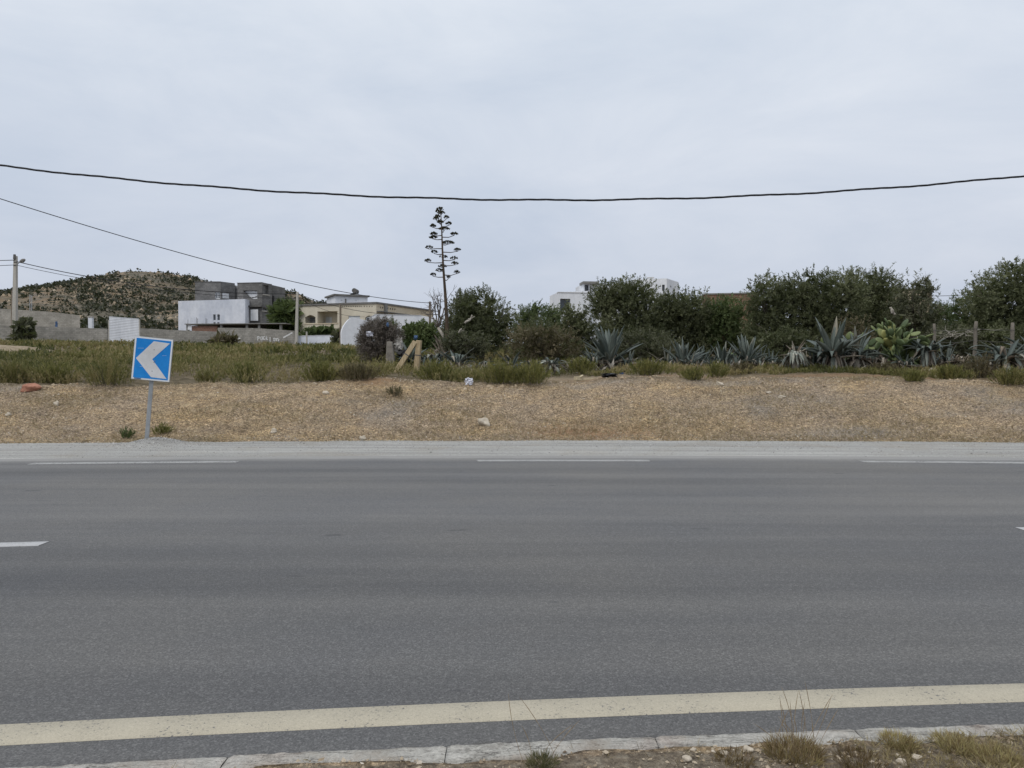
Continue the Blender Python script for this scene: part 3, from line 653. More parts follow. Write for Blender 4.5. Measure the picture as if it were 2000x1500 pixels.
# graffiti wall with slab roof and brick infill behind
fg = Facade(P(425, 650, 84.5)[:2], P(577, 650, 83.5)[:2])
rt = bwall(fg, 425, 574, [(425, 640), (500, 641), (574, 646)], 2.6, M_block, 'grey block wall with white painted graffiti letters beside the concrete pole')
M_gr = speck('white_graffiti_paint', (0.55, 0.55, 0.54), (0.70, 0.70, 0.69), 3, 12, 0.8)
def stroke(pts, w=0.11):
    mb = MB()
    for (x0, y0), (x1, y1) in zip(pts[:-1], pts[1:]):
        a = fg.pt(*fg.uz(x0, y0), -0.012); b = fg.pt(*fg.uz(x1, y1), -0.012); d = b - a; L = np.linalg.norm(d); d = d / L; nn = np.array([fg.n[0], fg.n[1], 0]); s_ = np.cross(d, nn)
        mb.obox(a - s_ * w / 2 - d * w * 0.3, d * (L + w * 0.6), nn * 0.008, s_ * w)
    return mb
sx = lambda cx, cy: (480 + cx / 20.0, 640 + cy / 20.0)
letters = [[(465, 490), (462, 350), (530, 350), (535, 410), (470, 415)], [(590, 360), (590, 475), (635, 472)], [(625, 350), (660, 360), (655, 470), (635, 472)], [(690, 455), (690, 360), (735, 350)], [(690, 455), (750, 450)], [(795, 455), (795, 365), (815, 350), (830, 380), (805, 410), (850, 470)], [(950, 375), (950, 550), (975, 550)], [(1075, 420), (1130, 410), (1090, 500), (1130, 510)], [(1155, 430), (1215, 430)], [(1185, 440), (1175, 500), (1215, 510), (1200, 470)], [(1235, 420), (1300, 465), (1270, 515)]]
for L_ in letters: stroke([sx(*p) for p in L_], 0.10).build('graffiti_letter', M_gr, rt)
stroke([sx(1480, 385), sx(1810, 200)], 0.16).build('graffiti_line', M_gr, rt)
for q in ((457, 659), (466, 662)): stroke([q, (q[0] + 1.5, q[1] + 1)], 0.35).build('paint_blotch', M_gr, rt)
fs = Facade(P(360, 650, 90)[:2], P(577, 650, 88.5)[:2])
rt = empty('roofed_shed', fs.pt(fs.u(450), 3.0), 'long low concrete shed with flat slab roof and red brick infill behind the graffiti wall', 'shed')
za = fs.z(440, 633.5)
slab(fs, rt, 'roof_slab', fs.u(363), fs.u(560), za, fs.z(440, 631.8), -0.3, 5, M_conc)
for x in (366, 432, 482, 506, 548): slab(fs, rt, 'column', fs.u(x) - 0.13, fs.u(x) + 0.13, 2.8, za - 0.003, -0.05, 0.25, M_conc)
o = fs.rect(374.5, 636.5, 424, 660); uv_planar(slab(fs, rt, 'brick_infill', o[0], o[1], 2.8, o[3], 0.02, 0.2, M_brick))
slab(fs, rt, 'back_wall', fs.u(363), fs.u(560), 2.8, za - 0.003, 4.5, 4.7, M_conc_dk)
o = fs.rect(367, 634.5, 374.5, 644); slab(fs, rt, 'sign_panel', o[0] + 0.03, o[1], o[2], o[3], -0.09, -0.06, M_render_white)

for x_, y0_, y1_ in ((383, 632, 620), (385, 632, 622), (401, 632, 621), (403, 632, 623), (366, 632, 624)): MB().tube([fs.pt(fs.u(x_), fs.z(x_, y0_), 0.1), fs.pt(fs.u(x_) + 0.02, fs.z(x_, y1_), 0.1)], 0.025, 5).build('rebar', M_conc_dk, rt)
# corrugated gate
k = N('white_corrugated_sheet'); n1 = k.noise(1.2, 5, 0.6, k.co('Object', (1, 1, 0.3))); M_corr = k.fin(k.mix(k.ramp(n1, [(0.35, 0.0), (0.7, 1.0)]), (0.50, 0.52, 0.56), (0.66, 0.68, 0.72)), 0.5)
c0 = P(213.5, 660, 84.4); c1 = P(271.5, 665, 83.2)
rt = empty('corrugated_gate', ((c0[0] + c1[0]) / 2, 83.8, 3.7), 'white corrugated metal sheet gate in the low block wall', 'gate')
zt0, zt1 = P(213.5, 618, 84.4)[2], P(271.5, 622.5, 83.2)[2]; H_ = 3.1; nr = 17 * 6; mb = MB(); fgte = Facade(c0[:2], c1[:2])
for side, off in ((0, 0.0), (1, 0.012)):
    base = len(mb.v)
    for j in range(nr + 1):
        t_ = j / nr; w = 0.035 * math.sin(t_ * 2 * math.pi * 17)
        w = max(-0.010, min(0.010, w * 0.5))
        mb.v.append(fgte.pt(0, zt0 - H_ + H_ * t_, w + off)); mb.v.append(fgte.pt(fgte.L, zt1 - H_ + H_ * t_, w + off))
    for j in range(nr): mb.f.append((base + 2 * j, base + 2 * j + 1, base + 2 * j + 3, base + 2 * j + 2) if side == 0 else (base + 2 * j, base + 2 * j + 2, base + 2 * j + 3, base + 2 * j + 1))
mb.build('sheet', M_corr, rt)
for u_ in (-0.12, fgte.L + 0.02):
    MB().obox(fgte.pt(u_, 2.6, -0.03), np.append(fgte.e * 0.1, 0), np.append(fgte.n * 0.1, 0), (0, 0, zt0 - 3.0)).build('gate_post', M_pole, rt)
slab(fgte, rt, 'frame_bar', 0.0, fgte.L, zt1 - 0.6, zt1 - 0.5, 0.045, 0.1, M_metal)

# ------------------------------------------------------------------ cream villa
root = empty('cream_villa', (P(700, 640, 92)[0], 92, 4.1), 'cream two-storey villa with arched window, balcony and grey parapet', 'house')
cx0, cx1, cx2 = P(583, 600, 91.5), P(735, 600, 88.0), P(846, 600, 100.0)
f = Facade(cx0[:2], cx1[:2]); r = f.rect; ZT = f.z(735, 593)
oa = r(596, 615, 616, 631); ob = r(620, 608, 659, 631); oc = r(680.5, 617, 703, 632); od = r(713, 616, 729, 632)
vents = [r(x, 597.4, x + 2.0, 599.6) + (0.1,) for x in list(np.linspace(668.5, 704, 11)) + [710.5, 715.5, 720.5, 725.5]]
volume(f, root, 0, f.L, HB, ZT, 8.0, M_villa, [oa + (0.9,), ob + (1.6,), oc + (0.15,), od + (0.2,)] + vents)
for v_ in vents: slab(f, root, 'vent', v_[0], v_[1], v_[2], v_[3], 0.06, 0.09, M_dark)
for o in (oa, od):       # arched heads: corner fillers
    h = (o[3] - o[2]) * 0.28; w = o[1] - o[0]
    MB().prism([f.pt(o[0], o[3], 0.004), f.pt(o[0] + w * 0.5, o[3], 0.004), f.pt(o[0] + w * 0.2, o[3] - h * 0.45, 0.004), f.pt(o[0], o[3] - h, 0.004)][::-1], np.append(f.n * 0.12, 0)).build('arch_corner', M_villa, root)
    MB().prism([f.pt(o[1], o[3], 0.004), f.pt(o[1], o[3] - h, 0.004), f.pt(o[1] - w * 0.2, o[3] - h * 0.45, 0.004), f.pt(o[1] - w * 0.5, o[3], 0.004)][::-1], np.append(f.n * 0.12, 0)).build('arch_corner', M_villa, root)
wd = window(f, root, (oa[0] + 0.1, oa[1] - 0.1, oa[2], oa[3] - 0.25, 0.9), M_conc_dk, M_glass, 0.06, mull=2)
gr = MB()
for i in range(1, 8): gr.tube([f.pt(oa[0] + (oa[1] - oa[0]) * i / 8, oa[2], 0.1), f.pt(oa[0] + (oa[1] - oa[0]) * i / 8, oa[3] - 0.22, 0.1)], 0.014, 5)
for i in range(1, 4): gr.tube([f.pt(oa[0], oa[2] + (oa[3] - oa[2]) * i / 5, 0.1), f.pt(oa[1], oa[2] + (oa[3] - oa[2]) * i / 5, 0.1)], 0.014, 5)
gr.build('window_grille', M_conc_dk, root)
# balcony: door, air conditioner, grille
fi = Facade(f.pt(0, 0, 1.6)[:2], f.pt(f.L, 0, 1.6)[:2])
dd = fi.rect(637, 619.5, 648.5, 640); panel(fi, root, (dd[0], dd[1], ob[2] + 0.01, dd[3]), M_shutter, 'balcony_door', 8, -0.06)
ac = fi.rect(624, 611, 632, 618.5); am = slab(fi, root, 'air_conditioner', ac[0], ac[1], ac[2], ac[3], -0.35, -0.02, M_whitepaint)
MB().tube([fi.pt((ac[0] + ac[1]) / 2 - 0.05, (ac[2] + ac[3]) / 2, -0.36), fi.pt((ac[0] + ac[1]) / 2 - 0.05, (ac[2] + ac[3]) / 2, -0.352)], 0.15, 14).build('fan', M_conc_dk, am)
gr = MB(); lo_, hi_ = ob[0], fi.u(637)
for i in range(1, 9): gr.tube([f.pt(ob[0] + 0.11 * i, ob[2], 1.2), f.pt(ob[0] + 0.11 * i, ob[2] + 1.0, 1.2)], 0.012, 5)
gr.build('balcony_grille', M_conc, root)
slab(f, root, 'balcony_sill', oa[0] - 0.1, ob[1] + 0.1, ob[2] - 0.12, ob[2] - 0.002, -0.06, 0.2, M_villa2)
panel(f, root, oc, M_shutter, 'shutter', 8, 0.08); window(f, root, (od[0] + 0.08, od[1] - 0.08, od[2], od[3] - 0.2, 0.2), M_shutter, M_glass, 0.06, mull=2)
slab(f, root, 'parapet_coping', -0.15, f.L + 0.1, ZT + 0.003, ZT + 0.2, -0.14, 8.1, M_coping)
slab(f, root, 'pilaster', f.u(663.4), f.u(666.6), HB, ZT - 0.01, -0.12, -0.003, M_villa)
# receding side wing
g = Facade(cx1[:2] + np.array([0.02, 0.02]), cx2[:2]); vents = [g.rect(x, y, x + 2.0, y + 2.6) + (0.1,) for x, y in ((737.5, 598), (742, 598.7), (746, 599.4), (757, 601), (761.5, 601.8), (766, 602.6), (770.5, 603.4))]
vents = [v_ for v_ in vents if v_[0] > 0.05 and v_[1] < g.L]
zv0 = min(v_[2] for v_ in vents); zv1 = max(v_[3] for v_ in vents); vents = [(v_[0], v_[1], zv0, zv1, 0.1) for v_ in vents]
volume(g, root, 0, g.L, HB, ZT, 0.4, M_villa2, vents, name='side_wall')
for v_ in vents: slab(g, root, 'vent', v_[0], v_[1], v_[2], v_[3], 0.06, 0.09, M_dark)
slab(g, root, 'parapet_coping', 0.12, g.L, ZT + 0.004, ZT + 0.2, -0.14, 0.5, M_coping)
slab(g, root, 'ledge', 0.0, g.u(795), g.z(740, 609.5), g.z(740, 607.8), -0.5, 0.0, M_coping)
slab(g, root, 'pilaster', g.u(750), g.u(754), HB, ZT - 0.006, -0.25, -0.003, M_conc)
# roof room and solar water heater
h = Facade(P(655, 585, 92.5)[:2], P(718, 585, 94.5)[:2]); zr = h.z(680, 578.5)
vv = [h.rect(666, 585.5, 668, 588) + (0.1,), h.rect(694.5, 585.5, 696.5, 588) + (0.1,)]
rm = volume(h, root, 0, h.L, ZT - 0.2, zr, 4.0, M_render_white, vv, name='roof_room')
slab(h, root, 'roof_slab', -0.25, h.L + 0.2, zr + 0.003, zr + 0.2, -0.25, 4.2, M_coping)
MB().tube([h.pt(h.u(674), ZT, -0.3), h.pt(h.u(674), h.z(674, 584), -0.3)], 0.09, 8).build('chimney_pipe', M_conc_dk, root)
a = P(680.5, 577.5, 94.0); b = P(695, 570.3, 94.0); d = b - a; side = np.array([0, 1.0, 0]); nn = np.cross(d / np.linalg.norm(d), side)
MB().obox(a, d, side * 1.6, nn * 0.08).build('solar_panel', M_glass, root)
tq = P(692, 567.5, 94.0); MB().tube([tq + np.array([0, -0.1, 0]), tq + np.array([0, 1.5, 0])], 0.30, 14).build('water_tank', M_conc_dk, root)
for s_ in (0.1, 1.3): MB().tube([P(696, 570, 94) + side * s_, P(696.5, 577.5, 94) + side * s_], 0.03, 6).build('tank_stand', M_metal, root)

# ------------------------------------------------------------------ white garden walls
f = Facade(P(580, 670, 82)[:2], P(668, 670, 80)[:2])
rt = empty('garden_wall', f.pt(f.L / 2, 3.6), 'low white garden wall with greenery hanging over it below the cream villa', 'wall')
volume(f, rt, 0, f.L, 2.6, f.z(620, 655.5), 0.3, M_stained); slab(f, rt, 'coping', -0.02, f.L + 0.02, f.z(620, 655.5) + 0.002, f.z(620, 654.8), -0.05, 0.34, M_render_white)
f = Facade(P(667, 670, 72)[:2], P(740, 670, 74)[:2])
rt = empty('curved_wall', f.pt(f.u(690), 3.0), 'white wall with a curved rising top half hidden by the dry grey bush', 'wall')
tops = [(667, 650), (668, 644), (671, 637), (675, 631), (680, 625), (685, 622), (692, 621), (700, 622), (712, 625), (730, 629)]
MB().prism([f.pt(*f.uz(x, y)) for x, y in reversed(tops)] + [f.pt(f.u(667), 2.4), f.pt(f.u(730), 2.4)], np.append(f.n * 0.3, 0)).build('wall_panel', M_render_white, rt)
f = Facade(P(733, 640, 78)[:2], P(856, 640, 80)[:2])
rt = empty('white_outbuilding', f.pt(f.u(790), 3.3), 'plain white flat-roofed outbuilding below the ochre wing of the villa', 'building')
volume(f, rt, 0, f.u(822), 2.6, f.z(735, 614.5), 5.0, M_render_white, name='wall'); slab(f, rt, 'roof_edge', -0.05, f.u(822) + 0.04, f.z(735, 614.3), f.z(735, 613.6), -0.05, 5.0, M_render_white)
volume(f, rt, f.u(822) + 0.005, f.L, 2.6, f.z(822, 616), 5.0, M_render_white, name='annex_wall', ztop_r=f.z(855, 622))
# dark sloping ramp at the end of the graffiti wall
q0 = P(582, 668, 82.5); q1 = P(598, 684, 82.5)
rt = empty('stair_ramp', (q0[0], 82.5, 3.6), 'dark sloping concrete stair edge beside the concrete pole', 'stairs')
for i in range(6):
    xx = q0[0] + (q1[0] - q0[0]) * i / 6; MB().box((xx, 81.6, 2.6), (xx + (q1[0] - q0[0]) / 6 - 0.005, 82.6, q0[2] - (q0[2] - q1[2]) * i / 6)).build('step', M_conc_dk, rt)

# ------------------------------------------------------------------ buildings behind the trees
root = empty('white_apartment_house', (P(1170, 600, 110)[0], 112, 5), 'white stepped house with grey roof canopy showing above the tree tops', 'house')
f = Facade(P(1091, 600, 110)[:2], P(1240, 600, 112)[:2]); r = f.rect
o = r(1094, 583.5, 1114, 607); volume(f, root, 0, f.u(1151), 3, f.z(1091, 570.5), 6, M_render_white, [o + (0.6,)], ztop_r=f.z(1151, 568)); window(f, root, o + (0.6,), M_conc_dk, M_glass, 0.08, mull=2)
slab(f, root, 'roof_edge', -0.08, f.u(1151), f.z(1091, 571.0), f.z(1091, 569.8), -0.1, 1.0, M_render_white)
f2 = Facade(P(1137, 600, 113)[:2], P(1240, 600, 114)[:2]); o = f2.rect(1142, 556, 1150, 569)
volume(f2, root, f2.u(1140), f2.u(1226), 3, f2.z(1170, 554), 6, M_render_white, [o + (0.6,)]); window(f2, root, o + (0.6,), M_conc_dk, M_glass, 0.08)
slab(f2, root, 'canopy', f2.u(1137), f2.u(1168), f2.z(1150, 555), f2.z(1150, 550.5), -0.7, 2, M_conc); slab(f2, root, 'canopy_post', f2.u(1151.5), f2.u(1153), f2.z(1150, 572), f2.z(1150, 555) - 0.003, -0.6, -0.45, M_conc)
MB().tube([P(1167, 552, 115), P(1167, 539, 115)], [0.05, 0.03], 6).build('aerial', M_metal, root)
for z_ in (541, 544): MB().tube([P(1164, z_, 115), P(1170, z_, 115)], 0.03, 5).build('aerial_bar', M_metal, root)
root = empty('white_cube_house', (P(1280, 600, 120)[0], 122, 5), 'plain white cube house with one narrow dark window above the trees', 'house')
f = Facade(P(1224, 600, 118)[:2], P(1302, 600, 116)[:2]); o = f.rect(1293, 556, 1298, 568)
volume(f, root, f.u(1236), f.L, 3, f.z(1270, 545), 8, M_render_white, [o + (0.3,)]); window(f, root, o + (0.3,), M_conc_dk, M_glass, 0.06)
volume(f, root, 0, f.u(1236) - 0.005, 3, f.z(1230, 551.5), 8, M_render_white, name='side_wall')
g = Facade(f.pt(f.L + 0.004, 0)[:2], P(1325, 600, 121)[:2]); o = g.rect(1309, 558, 1311.5, 563); volume(g, root, 0, g.L, 3, f.z(1270, 545) - 0.01, 0.3, M_render_white, [o + (0.2,)], name='end_wall')
mb = MB(); zq = f.z(1270, 545)
for x in np.linspace(1262, 1275, 6): mb.tube([f.pt(f.u(x), zq, 1.0), f.pt(f.u(x), f.z(1270, 540.5), 1.0)], 0.05, 5)
mb.tube([f.pt(f.u(1262), f.z(1270, 540.5), 1.0), f.pt(f.u(1275), f.z(1270, 540.5), 1.0)], 0.05, 5); mb.build('roof_railing', M_pole, root)
MB().tube([f.pt(f.u(1247), zq, 1.0), f.pt(f.u(1247), f.z(1247, 542), 1.0)], 0.16, 8).build('vent_pipe', M_conc_dk, root)
root = empty('brick_building', (P(1425, 600, 74)[0], 74, 3.5), 'bare red brick building with grey concrete coping behind the trees', 'building')
f = Facade(P(1376, 600, 74)[:2], P(1480, 600, 73)[:2]); volume(f, root, 0, f.L, 3, f.z(1380, 575), 5, M_brick, ztop_r=f.z(1478, 574)); slab(f, root, 'coping', -0.1, f.L + 0.1, f.z(1420, 574.8), f.z(1420, 572.2), -0.08, 5.1, M_conc)
root = empty('tan_building', (P(1790, 600, 62)[0], 62, 3), 'tan stone building corner behind the sparse tree', 'building')
f = Facade(P(1690, 600, 63)[:2], P(1820, 600, 62)[:2]); volume(f, root, 0, f.L, 2.5, f.z(1790, 565.5), 4, M_tan); slab(f, root, 'coping', -0.1, f.L + 0.08, f.z(1790, 565.8), f.z(1790, 563.4), -0.08, 4.1, M_conc_dk)
MB().box(tuple(P(1815, 567.5, 61.7)), tuple(P(1819.5, 563.6, 62.0))).build('roof_spout', M_dark, root)

# ------------------------------------------------------------------ poles
YP = 82.0
b = P(28, 662, YP); t_ = P(30.5, 500, YP)
rt = empty('street_lamp_pole', (b[0], YP, 3.6), 'tall square concrete pole carrying a street lamp and wires', 'lamp pole')
def sq_pole(root, b, t, w0, w1, mat, name='pole'):
    mb = MB(); V = []
    for c, w in ((b, w0), (t, w1)):
        for sx_, sy_ in ((-1, -1), (1, -1), (1, 1), (-1, 1)): V.append((c[0] + sx_ * w / 2, c[1] + sy_ * w / 2, c[2]))
    mb.add(V, [(3, 2, 1, 0), (4, 5, 6, 7), (0, 1, 5, 4), (1, 2, 6, 5), (2, 3, 7, 6), (3, 0, 4, 7)]); return mb.build(name, mat, root, False, 0.02)
sq_pole(rt, np.array([b[0], YP, 3.0]), t_, 0.50, 0.30, M_pole)
MB().tube([P(32, 519, YP - 0.2), P(36, 514, YP - 0.3), P(39, 511.5, YP - 0.4)], 0.045, 7).build('lamp_arm', M_metal, rt)
lh = P(43.5, 509.5, YP - 0.5); mb = MB()
mb.tube([lh + np.array([-0.28, 0, -0.16]), lh + np.array([-0.12, 0, -0.06]), lh + np.array([0.1, 0, 0.06]), lh + np.array([0.3, 0, 0.15])], [0.08, 0.17, 0.2, 0.1], 10); ho = mb.build('lamp_head', M_conc, rt, True)
MB().tube([lh + np.array([0.02, -0.02, -0.14]), lh + np.array([0.1, -0.02, -0.1])], [0.1, 0.12], 8).build('lens', M_shutter, ho)
MB().tube([t_ + np.array([0, -0.17, -0.35]), t_ + np.array([0, -0.17, 0.15])], [0.16, 0.12], 8).build('insulator', M_conc_dk, rt)
for z_ in (512, 518): MB().tube([P(27, z_, YP - 0.17), P(34, z_, YP - 0.17)], 0.05, 6).build('cross_bracket', M_conc_dk, rt)
b = P(23.5, 662, YP + 2)
rt = empty('thin_pole', (b[0], YP + 2, 3.6), 'shorter brown timber pole close behind the lamp pole', 'pole'); MB().tube([np.array([b[0], YP + 2, 3.0]), P(24.5, 567, YP + 2)], [0.17, 0.13], 9).build('shaft', M_wood_pole, rt); MB().tube([P(24.5, 567.2, YP + 2), P(24.5, 566, YP + 2)], [0.15, 0.15], 9).build('cap', M_conc_dk, rt)
YQ = 81.5; b = P(578, 683, YQ)
rt = empty('concrete_pole', (b[0], YQ, 3.6), 'slender pale concrete pole at the end of the graffiti wall', 'pole'); sq_pole(rt, np.array([b[0], YQ, 3.0]), P(581, 570, YQ), 0.36, 0.22, M_pole, 'shaft'); MB().tube([P(578, 574, YQ), P(584, 574, YQ)], 0.04, 6).build('cross_bracket', M_conc_dk, rt)
YR = 79.0; b = P(665, 683, YR)
rt = empty('timber_pole', (b[0], YR, 3.5), 'thin brown timber pole in front of the cream villa beside the white curved wall', 'pole'); MB().tube([np.array([b[0], YR, 3.0]), P(664.5, 594, YR)], [0.11, 0.08], 8).build('shaft', M_wood_pole, rt); MB().tube([P(662.5, 597, YR), P(667, 597, YR)], 0.04, 6).build('cross_bracket', M_conc_dk, rt)
b = P(599, 684, 80.5); rt = empty('short_post', (b[0], 80.5, 3.5), 'short pale post in front of the low white garden wall', 'post'); MB().tube([np.array([b[0], 80.5, 3.0]), P(599, 648, 80.5)], [0.1, 0.09], 8).build('shaft', M_pole, rt); MB().tube([P(599, 648.1, 80.5), P(599, 647.2, 80.5)], [0.12, 0.11], 8).build('cap', M_conc, rt)
# two lattice poles far at the foot of the hill
for x, y0, y1, lb in ((58.5, 575, 640, 'faint thin metal mast beside a twin mast beyond the tall pale wall'), (62, 577, 640, 'second faint thin metal mast beyond the tall pale wall')):
    b = P(x, y1, 120); rt = empty('metal_mast', b, lb, 'mast'); MB().tube([b, P(x, y0, 120)], [0.1, 0.05], 6).build('shaft', M_metal, rt); MB().tube([P(x - 2, y0 + 3, 120), P(x + 2, y0 + 3, 120)], 0.04, 5).build('cross_arm', M_metal, rt)

# ------------------------------------------------------------------ wires
def wire(pts, rad, label, name='overhead_wire', n=40, seg=6):
    """pts: three world points; a parabola through them"""
    a, m, b = (np.asarray(p, float) for p in pts); la = np.linalg.norm((m - a)[:2]); lb = np.linalg.norm((b - a)[:2]); s = la / lb
    C = ((m[2] - a[2]) / s - (b[2] - a[2])) / (s - 1); B = b[2] - a[2] - C
    q = [np.append(a[:2] + (b - a)[:2] * t, a[2] + B * t + C * t * t) for t in np.linspace(0, 1, n + 1)]
    return tag(MB().tube(q, rad, seg).build(name, M_wire, None, True), label, 'wire')
mb = MB(); xs = np.arange(-24, 24.01, 0.08)
for s_ in range(3):
    q = [(x, 14.0 + 0.0095 * math.cos(x * 6 + s_ * 2.094), 4.817 - 0.01 * x + 0.0059 * x * x + 0.0095 * math.sin(x * 6 + s_ * 2.094) + 0.008 * math.sin(x * 3.1)) for x in xs]
    mb.tube(q, 0.0108, 5)
tag(mb.build('twisted_power_cable', M_wire, None, True), 'thick black twisted power cable sagging across the sky above the road', 'cable')
wpt = lambda s: np.array([-17.24 + 10.4 * s, 25 + 37.0 * s])
def w2(s):
    p = wpt(s); za, zm, zb = 7.37, 6.80, 7.12; C = ((zm - za) / 0.25 - (zb - za)) / (0.25 - 1); B = zb - za - C
    return np.append(p, za + B * s + C * s * s)
tag(MB().tube([w2(s) for s in np.linspace(-0.35, 1.0, 60)], [0.012 + 0.014 * min(1, max(0, t)) for t in np.linspace(-0.1, 1, 60)], 6).build('overhead_wire', M_wire, None, True), 'long single wire slanting down over the sky towards the cream villa', 'wire')
we = w2(1.0); rt = empty('hidden_pole', (we[0], we[1], 3.0), 'timber pole half hidden by the bare tree where the long slanting wire ends', 'pole')
MB().tube([(we[0], we[1], gz1(we[0], we[1]) - 0.3), (we[0], we[1], we[2] + 0.12)], [0.12, 0.09], 8).build('shaft', M_wood_pole, rt); MB().tube([we + np.array([-0.2, -0.1, 0]), we + np.array([0.2, -0.1, 0])], 0.03, 6).build('cross_bracket', M_conc_dk, rt)
wire((P(33, 511, YP - 0.2), P(200, 545, 82), P(580, 574, YQ)), 0.042, 'upper wire from the street lamp pole across the hill to the slender concrete pole')
wire((P(33, 518, YP - 0.2), P(155, 543, 82), P(580, 583, YQ)), 0.026, 'lower thin wire from the street lamp pole across the hill')
wire((P(-260, 502, 80), P(-100, 509, 81), P(28, 508, YP - 0.2)), 0.036, 'upper wire leaving the frame beside the street lamp pole', n=12)
wire((P(-260, 512, 80), P(-100, 520, 81), P(28, 517.5, YP - 0.2)), 0.03, 'lower wire leaving the frame beside the street lamp pole', n=12)
wire((P(583, 574, YQ), P(650, 594, 82), P(752, 613, 86)), 0.026, 'wire from the slender concrete pole to the ochre wing of the villa', n=16)
wire((P(583, 582, YQ), P(640, 604, 82), P(712, 619, 86)), 0.018, 'thin lower wire from the slender concrete pole to the villa window', n=16)
wire((P(985, 603, 70), P(1045, 604, 70), P(1100, 602.5, 70)), 0.022, 'short stretch of wire in front of the white stepped house', n=12)
wire((P(1815, 578, 62), P(1860, 577, 60), P(1915, 573, 58)), 0.02, 'faint wire running from the tan building to the tall tree', n=12)

# ------------------------------------------------------------------ chevron sign
base = np.array([SIGN_X, SIGN_Y, float(z_sh(np.array([SIGN_X]), np.array([SIGN_Y]))[0])])
rt = empty('chevron_sign', base, 'blue square road sign with a white chevron pointing left on a leaning grey post', 'road sign')
M_signblue = speck('sign_blue_sheet', (0.006, 0.19, 0.56), (0.022, 0.245, 0.64), 4, 60, 0.45, 0.02, 0.002, 0.9)
M_signwhite = speck('sign_white_sheet', (0.54, 0.535, 0.53), (0.66, 0.66, 0.67), 4, 60, 0.45, 0.02, 0.002, 0.92)
m = SIGN_Y / F
ctr = P(297.5, 701.5, SIGN_Y - 0.08); yaw = R(13); lean = R(6.0); tilt = R(2)
Mx = Matrix.Rotation(yaw, 3, 'Z') @ Matrix.Rotation(lean, 3, 'Y') @ Matrix.Rotation(tilt, 3, 'X')
ax = np.array(Mx @ Vector((1, 0, 0))); ay = np.array(Mx @ Vector((0, 1, 0))); az = np.array(Mx @ Vector((0, 0, 1)))
W_, H_ = 0.75, 0.905; o0 = ctr - ax * W_ / 2 - az * H_ / 2
MB().obox(o0, ax * W_, ay * 0.045, az * H_).build('plate', M_metal, rt, False, 0.006)
MB().obox(o0 + ax * 0.006 + az * 0.006 - ay * 0.003, ax * (W_ - 0.012), ay * 0.0025, az * (H_ - 0.012)).build('white_border', M_whitepaint, rt)
b_ = 0.037; MB().obox(o0 + ax * b_ + az * b_ - ay * 0.0055, ax * (W_ - 2 * b_), ay * 0.002, az * (H_ - 2 * b_)).build('blue_face', M_signblue, rt)
ch = [(0.08, 0.51), (0.50, 0.08), (0.92, 0.095), (0.50, 0.50), (0.92, 0.93), (0.51, 0.92)]
mb = MB(); pp = [o0 + ax * W_ * u + az * H_ * (1 - v) - ay * 0.008 for u, v in ch]; ext = ay * 0.002; e6 = [q + ext for q in pp]
mb.add(pp + e6, [(0, 3, 2, 1), (0, 5, 4, 3), (6, 7, 8, 9), (6, 9, 10, 11)] + [(i, (i + 1) % 6, (i + 1) % 6 + 6, i + 6) for i in range(6)]); mb.build('chevron', M_signwhite, rt)
pt = ctr + ay * 0.05 - az * 0.40 ; pb = base + np.array([0, 0.02, -0.25]); up = ctr + ay * 0.05 + az * 0.36
MB().obox(pb - ax * 0.04, (up - pb), ax * 0.08, ay * 0.04).build('post', M_metal, rt, False, 0.004)
for s_ in (-0.25, 0.2): MB().obox(ctr + az * s_ - ax * 0.2 + ay * 0.047, ax * 0.4, ay * 0.012, az * 0.04).build('bracket', M_metal, rt)
for u_, v_ in ((0.04, -0.06), (0.055, -0.03), (0.02, 0.2), (0.02, -0.25)): MB().tube([ctr - ay * 0.008 + ax * u_ + az * v_, ctr - ay * 0.012 + ax * u_ + az * v_], 0.010, 8).build('rivet', M_conc, rt)
MB().obox(o0 + ax * 0.06 + az * 0.012 - ay * 0.0075, ax * 0.13, ay * 0.003, az * 0.022).build('sticker', M_blue, rt)
for u_, v_, w_ in ((0.1, 0.72, 0.12), (0.7, 0.2, 0.05), (0.75, 0.6, 0.08), (0.2, 0.3, 0.07)): MB().obox(o0 + ax * W_ * u_ + az * H_ * v_ - ay * 0.0062, ax * w_ + az * 0.012, ay * 0.0004, az * 0.004).build('scratch', M_signwhite, rt)
# ------------------------------------------------------------------ foliage generators
def nrmz(a): return a / (np.linalg.norm(a, axis=-1, keepdims=True) + 1e-9)
def shoots(rng, C, D, L, nl, ll, lw, spread, tint, up=0.0):
    """leaf-shaped faces set along many short shoots; returns verts, quads, tint"""
    n = len(C); t = rng.random((n, nl)) ** 0.8
    base = C[:, None] + D[:, None] * (L[:, None, None] * t[..., None])
    rd = rng.normal(size=(n, nl, 3)); rd[..., 2] += up
    d = nrmz(D[:, None] * (1 - spread) + nrmz(rd) * spread)
    w = nrmz(np.cross(d, rng.normal(size=(n, nl, 3))))
    l_ = ll * (0.6 + 0.8 * rng.random((n, nl, 1))); w_ = lw * (0.6 + 0.8 * rng.random((n, nl, 1))) * 0.5
    mid = base + d * l_ * 0.5
    v = np.stack([base, mid + w * w_, base + d * l_, mid - w * w_], 2).reshape(-1, 3)
    tv = np.clip(tint[:, None] + rng.normal(0, 0.12, (n, nl)), 0, 1)
    return v, np.arange(len(v)).reshape(-1, 4), np.repeat(tv.ravel(), 4)
def join(parts):
    V = []; Fq = []; T = []; o = 0
    for v, f, t in parts: V.append(v); Fq.append(f + o); T.append(t); o += len(v)
    return np.concatenate(V), np.concatenate(Fq), np.concatenate(T)
